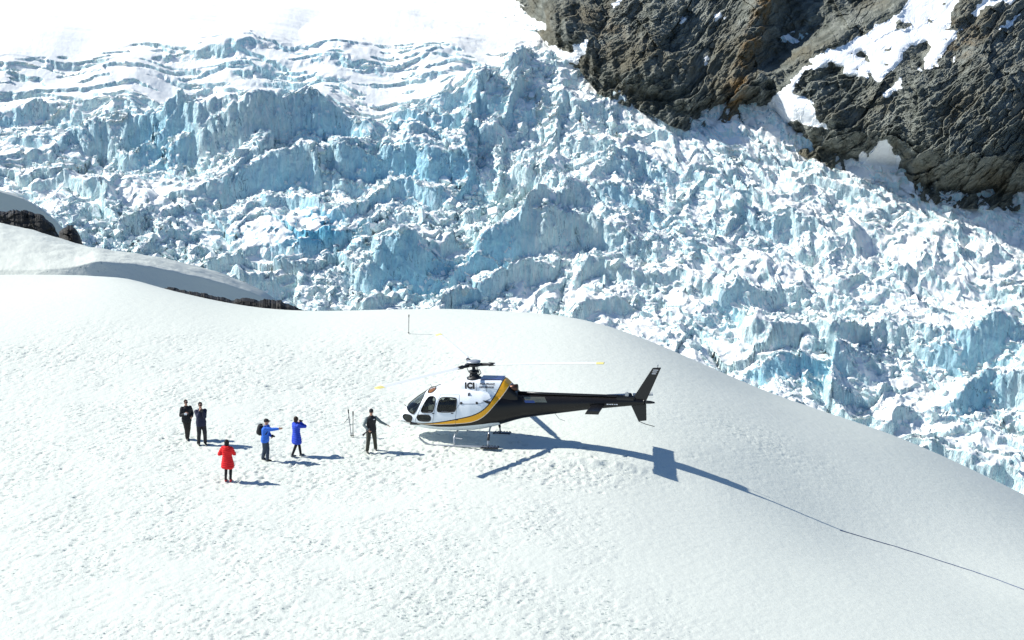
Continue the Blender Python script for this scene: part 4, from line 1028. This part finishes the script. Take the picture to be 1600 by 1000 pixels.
c_black = cloth("black_cloth", (.010, .011, .014)); c_navy = cloth("navy_cloth", (.012, .016, .045)); c_brown = cloth("dark_brown_cloth", (.028, .022, .018)); c_char = cloth("charcoal_cloth", (.022, .021, .024))
c_red = cloth("red_quilt", (.78, .008, .012)); c_blue = cloth("blue_shell", (.03, .16, .68)); c_roy = cloth("royal_blue_quilt", (.015, .06, .52)); c_legb = cloth("legging_black", (.006, .006, .008)); c_slate = cloth("slate_cloth", (.035, .055, .085))
c_olive = cloth("olive_cloth", (.045, .045, .03)); c_grey = cloth("grey_cloth", (.16, .20, .20)); c_boot = paint("boot_leather", (.014, .012, .011), .6); c_redsh = paint("red_shoe", (.45, .01, .02), .5); c_gr = paint("grey_shoe", (.10, .11, .12), .6)
h_dark = cloth("dark_hair", (.010, .007, .006), .5); h_brown = cloth("brown_hair", (.035, .018, .010), .5)

pA, A = person(292, 686.5, "leftmost person, in black jacket and dark brown trousers, hands at the chest", -62, 1.70, feet=((.02, .05), (.12, -.02)), hands=((.26, .20, 1.06), (.27, -.10, 1.22)), elbow=((-.3, .5, -1.2), (-.3, -.5, -1.2)),
    jacket=c_black, trousers=c_brown, shoes=c_boot, hair=h_brown, shades=True, bulk=1.18)
w = A['wr'][1]; mb = MB(); mb.box(w+A['f']*.09+A['up']*.02, (.11, .06, .08)); o = mb.build("white_cup", WHITEP, None, False, .01); o.location = A['g']; tag(o, "small white object held at the chest by the person in black", "cup")
pB, B_ = person(316, 695.5, "person in navy jacket and charcoal trousers raising a camera to the face", -66, 1.80, feet=((.02, .13), (-.02, -.13)), hands=((.20, .05, 1.44), (.20, -.09, 1.46)), elbow=((-.1, .35, -1.2), (-.1, -.4, -1.2)),
    jacket=c_navy, trousers=c_char, shoes=c_boot, hair=h_dark, shades=True, bulk=1.14)
def cam_fn(P, dz=0., one=False, fo=.05):
    def fn(mb):
        c = (P['wr'][0] if one else (P['wr'][0]+P['wr'][1])/2)+P['f']*fo+P['up']*(.03+dz)
        R_ = Matrix.Rotation(atan2(P['f'].y, P['f'].x), 3, 'Z'); mb.box(c, (.06, .13, .085), R_); mb.tube([c, c+P['f']*.10], .034, 14); mb.box(c+P['up']*.05, (.04, .05, .03), R_)
    return fn
held("camera", "dark camera held up to the face of the person in the navy jacket", "camera", B_['g'], cam_fn(B_))
pC, C_ = person(357, 752.5, "person in a long red quilted coat seen from behind, with red shoes", 82, 1.66, feet=((-.01, .10), (.0, -.10)), hands=((.22, .20, 1.12), (.24, -.05, 1.22)), elbow=((-.6, .9, -.8), (-.3, -1.0, -.7)),
    jacket=c_red, trousers=c_legb, shoes=c_redsh, hair=h_dark, hairstyle='long', coat=True, hood=True, bulk=1.16)
pD, D_ = person(415, 720, "person in bright blue jacket and black cap pointing an arm at the helicopter", -12, 1.72, feet=((.13, -.06), (-.10, .06)), hands=((.28, .0, 1.04), (.80, -.02, 1.40)), elbow=((-.6, .7, -.8), (0, -.3, -1)), lean=.07,
    jacket=c_blue, trousers=c_slate, shoes=c_boot, hair=h_dark, hat=c_black, open_hands=(False, True), bulk=1.18)
pE, E_ = person(465, 713.5, "person in a long royal blue coat with both hands raised to the face", 38, 1.66, feet=((.17, -.02), (-.18, .07)), hands=((.17, .06, 1.46), (.17, -.05, 1.47)), elbow=((-.3, 1.0, -.6), (-.2, -1.0, -.7)), lean=.0,
    jacket=c_roy, trousers=c_legb, shoes=c_gr, hair=h_brown, hairstyle='long', coat=True, bulk=1.08)
pF, F_ = person(578, 706, "guide in black vest, grey sleeves and olive trousers stretching one arm towards the helicopter", -72, 1.80, feet=((-.10, .26), (.08, -.12)), hands=((.14, .66, 1.08), (.26, -.12, 1.0)), lean=.07, elbow=((0, .3, -1), (-.6, -1, -.3)), head_yaw=-14,
    jacket=c_black, sleeves=c_grey, trousers=c_olive, shoes=c_boot, hair=h_dark, hat=c_black, shades=True, open_hands=(True, False), bulk=1.14)
held("camera", "black camera hanging on the chest of the person in the blue jacket with the backpack", "camera", D_['g'], cam_fn(D_, -.02, True))
held("camera", "small dark camera held to the face of the person in the royal blue coat", "camera", E_['g'], cam_fn(E_, .02, False, .02))
# backpack of the pointing person, with its straps
def backpack(P):
    f, l, up, W = P['f'], P['l'], P['up'], P['W']; mb = MB(); c = W(P['chest'])-f*.24-up*.05
    R_ = Matrix.Rotation(atan2(f.y, f.x), 3, 'Z') @ Matrix.Rotation(radians(8), 3, 'Y')
    ell(mb, c, (.13, .15, .25), R_); ell(mb, c-f*.07-up*.09, (.09, .12, .12), R_)
    o = fuse(mb, "backpack", c_black, None, .014, .006); o.location = P['g']; tag(o, "black backpack worn on the back of the person pointing in the blue jacket", "backpack")
    for e in (1, -1):
        mb = MB(); mb.tube([c+up*.20+l*e*.09, W(P['neck'])+l*e*.11+up*.03, W(P['chest'])+f*.15+l*e*.12+up*.02, W(P['chest'])+f*.08+l*e*.18-up*.16, c-up*.2+l*e*.12], .016, 8); mb.build("strap", c_black, o, True)
backpack(D_)
def stick_fn(mb):
    w = F_['wr'][1]+F_['f']*.06; d = (F_['l']*-.9-F_['up']*.75).normalized()
    mb.tube([w-d*.08, w+d*.16, w+d*.30], [.022, .026, .045], 10)
held("radio", "black handset gripped in the lowered hand of the guide in the vest", "radio", F_['g'], stick_fn)
# small emblem on the vest
mb = MB(); c = F_['W'](F_['chest'])+F_['f']*.148+F_['l']*.085+F_['up']*.02; mb.box(c, (.06, .012, .035), Matrix.Rotation(atan2(F_['f'].y, F_['f'].x)+pi/2, 3, 'Z')); mb.build("vest_badge", WTXT, pF, False)

# ------------------------------------------------------------------ marker poles
POLE = paint("pole_grey", (.16, .16, .20), .5, .3); POLE2 = paint("pole_dark", (.08, .08, .09), .5, .3)
def pole(px, py, h, lean, label, strap=False, basket=True, mat=POLE):
    g = on_ground(px, py); t = bpy.data.objects.new("marker_pole", None); C.objects.link(t); t.location = g; tag(t, label, "pole")
    mb = MB(); mb.tube([(0, 0, -.08), (lean*.5, 0, h*.5), (lean, 0, h)], [.013, .016, .018], 8); mb.build("shaft", mat, t, True)
    mb = MB(); mb.tube([(lean*.88, 0, h*.88), (lean, 0, h+.02)], [.024, .028], 10); mb.build("grip", RUBBER, t, True)
    if basket: mb = MB(); mb.lathe([(.01, .05), (.05, .055), (.05, .065), (.01, .07)], (0, 0, 0), 14); mb.build("basket", RUBBER, t, True)
    if strap: mb = MB(); mb.tube([(lean*.80, 0, h*.80), (-.10, -.02, h*.70), (-.28, -.05, h*.52)], .010, 6); mb.build("cord", DARKM, t, True)
pole(549, 682.5, 1.16, -.10, "leaning pole with a side cord, nearer the people on the left, planted by the guide", True)
pole(551.5, 682.5, 1.07, .03, "upright thin pole planted in the snow right beside the guide", False, mat=POLE2)
pole(638.5, 522, .95, .03, "lone thin pole standing far back near the crest of the snow dome", False, mat=POLE2)
# long thin line of unknown kind lying over the snow towards the lower right
L = [(1312,829),(1335,836),(1400,855),(1440,867),(1485,882),(1520,893),(1557,906),(1600,922),(1660,946)]
Lp = [on_ground(*q) for q in L]; Lq = []
for a, b in zip(Lp[:-1], Lp[1:]):
    for t in np.linspace(0, 1, 14, endpoint=False):
        q = a+(b-a)*t; Lq.append((q[0], q[1], gz(q[0], q[1])+.015))
mb = MB(); mb.tube(Lq, .015, 6); o = mb.build("thin_line", paint("thin_line_dark", (.11, .15, .26), .8), None, True); tag(o, "long thin dark line stretched over the snow slope to the lower right corner", "thin_line")

# ------------------------------------------------------------------ snow shoulders and rocks behind the dome on the left
def px_pt(u, v, Y):
    u = np.asarray(u, float); v = np.asarray(v, float)
    d = fw*FPX+rt*(u[..., None]-800)-upv*(v[..., None]-500); return CAM+d*((np.asarray(Y)-CAM[1])/d[..., 1])[..., None]
def curve(u, pts_): p = np.array(pts_, float); return np.interp(u, p[:, 0], p[:, 1])
def smooth1(a, k=9):
    for _ in range(2): a = np.convolve(np.pad(a, k, mode='edge'), np.ones(2*k+1)/(2*k+1), 'valid')
    return a
def loft(lines, counts):
    rows = []
    for i, ((a, b), n) in enumerate(zip(zip(lines[:-1], lines[1:]), counts)):
        for t in np.linspace(0, 1, n, endpoint=(i == len(counts)-1)): rows.append(a*(1-t)+b*t)
    return np.array(rows)
us = np.arange(-150, 500, 1.2)
cr = smooth1(np.interp(us, crx, cry), 14)
ct = smooth1(curve(us, [(-150,338),(0,347),(60,361),(110,377),(150,389),(200,397),(250,404),(300,416),(350,432),(390,449),(420,466),(445,487),(500,530)]), 7)
sc = smooth1(curve(us, [(-150,424),(60,421),(120,416),(150,407),(200,411),(250,419),(300,430),(340,440),(380,452),(410,464),(430,478),(500,540)]), 4)
sc = np.minimum(np.maximum(sc, ct+2.5), cr+24)
ry = 13*np.clip((us-60)/370, 0, 1.15)**1.7; st_ = sst(100, 250, us)
A0 = px_pt(us, cr+38, 36+ry*.8); A1 = px_pt(us, cr+18, 38+ry-.6*st_); A2 = px_pt(us, sc, 38.9+ry); A3 = px_pt(us, ct, 47+ry*.75)
A4 = px_pt(us, ct+22, 55+ry*.75); A5 = px_pt(us, ct+120, 68+ry*.75)
Pm = loft([A0, A1, A2, (A2+A3)/2+np.array([0, 0, .45]), A3, A4, A5], [8, 34, 26, 26, 18, 14])
for _ in range(1): Pm[1:-1] = (Pm[:-2]+2*Pm[1:-1]+Pm[2:])/4
Pm[..., 2] += .05*fbm(Pm[..., 0]*.8, Pm[..., 1]*.8+Pm[..., 2], 4, 401)
rmk = np.exp(-((np.repeat(us[None], len(Pm), 0)-150)/130)**2)*.5
tag(put("snow_shoulder", grid_mesh("snow_shoulder", Pm, {'rough': rmk}), None, SNOW), "smooth snow shoulder with a wind cut edge behind the dome on the left", "snow bank", kind='structure')
ct3 = smooth1(curve(us, [(-150,262),(0,297),(30,305),(60,322),(85,341),(112,370),(130,400),(160,450),(500,900)]), 5)
B0 = px_pt(us, ct3+150, 66+0*us); ry3 = np.clip(us+60, 0, 300)*.075; B1 = px_pt(us, ct3+60, 68.5+ry3); B2 = px_pt(us, ct3+3, 70+ry3); B3 = px_pt(us, ct3, 71.5+ry3); B4 = px_pt(us, ct3+40, 80+ry3); B5 = px_pt(us, ct3+200, 96+ry3)
k_ = us < 240; Pm = loft([b[k_] for b in (B0, B1, B2, B3, B4, B5)], [20, 50, 8, 14, 14])
Pm[..., 2] += .12*fbm(Pm[..., 0]*.5, Pm[..., 2]*.5, 4, 402)
tag(put("snow_shoulder", grid_mesh("snow_shoulder", Pm, {'rough': np.zeros(Pm.shape[:2])}), None, SNOW), "steep shaded snow bank at the far left edge above the dark rocks", "snow bank", kind='structure')
def outcrop(name, label, top, Y, depth, seed, amp, drop=60):
    u0, u1 = top[0][0], top[-1][0]; uu = np.arange(u0, u1+.1, .8); t = curve(uu, top); t = t+1.5*n2(uu*.12, uu*0, seed)+.8*n2(uu*.4, uu*0, seed+1)
    e = sst(0, 12, uu-u0)*sst(0, 12, u1-uu)
    L = [px_pt(uu, t+drop, Y-depth+0*uu), px_pt(uu, t+5, Y-depth*.35*e), px_pt(uu, t, Y+depth*.1+0*uu), px_pt(uu, t+2, Y+depth*.6+0*uu), px_pt(uu, t+drop, Y+depth+0*uu)]
    P = loft(L, [46, 8, 8, 14]); n = normals(P); f = 0; x, y, z = P[..., 0], P[..., 1], P[..., 2]
    for s_, a_ in ((1.3, 1.), (.6, .6), (.28, .35)):
        f1, f2, dx, dy, jx, jy = voro((x+z*.5)/(s_*1.7), (z*1.2+y*.4)/s_, seed+int(s_*10)); f = f+a_*(hsh(jx, jy, 1, seed)-.6+dx*(hsh(jx, jy, 2, seed)-.5))
    P = P+n*(f*amp)[..., None]*np.minimum(1, e+.15)[None, :, None]
    o = put(name, grid_mesh(name, P, {'snow': np.zeros(P.shape[:2]), 'lichen': np.zeros(P.shape[:2])}, smooth=False), None, ROCKD); tag(o, label, "rock")
ROCKD = paint("wet_dark_rock", (0.020, 0.019, 0.016), .7, 0, .45, 2.5, 0, .8)
outcrop("rock_outcrop", "long thin strip of dark rock along the foot of the snow shoulder", [(246,449),(268,450),(300,454),(335,462),(365,467),(385,464),(410,467),(440,471),(462,480),(480,487)], 35, 1.4, 31, .16, 34)
outcrop("rock_outcrop", "dark brown rock ledge at the left edge under the shaded snow bank", [(-60,325),(-20,330),(0,332),(12,333),(20,327),(45,334),(66,338),(80,350),(90,366),(98,385)], 62, 2.0, 47, .22, 50)
outcrop("rock_outcrop", "small black rock hump at the end of the left snow bank beside the icefall", [(92,362),(100,355),(112,354),(122,366),(132,386)], 64.5, 2.0, 53, .22, 50)
#NEXT
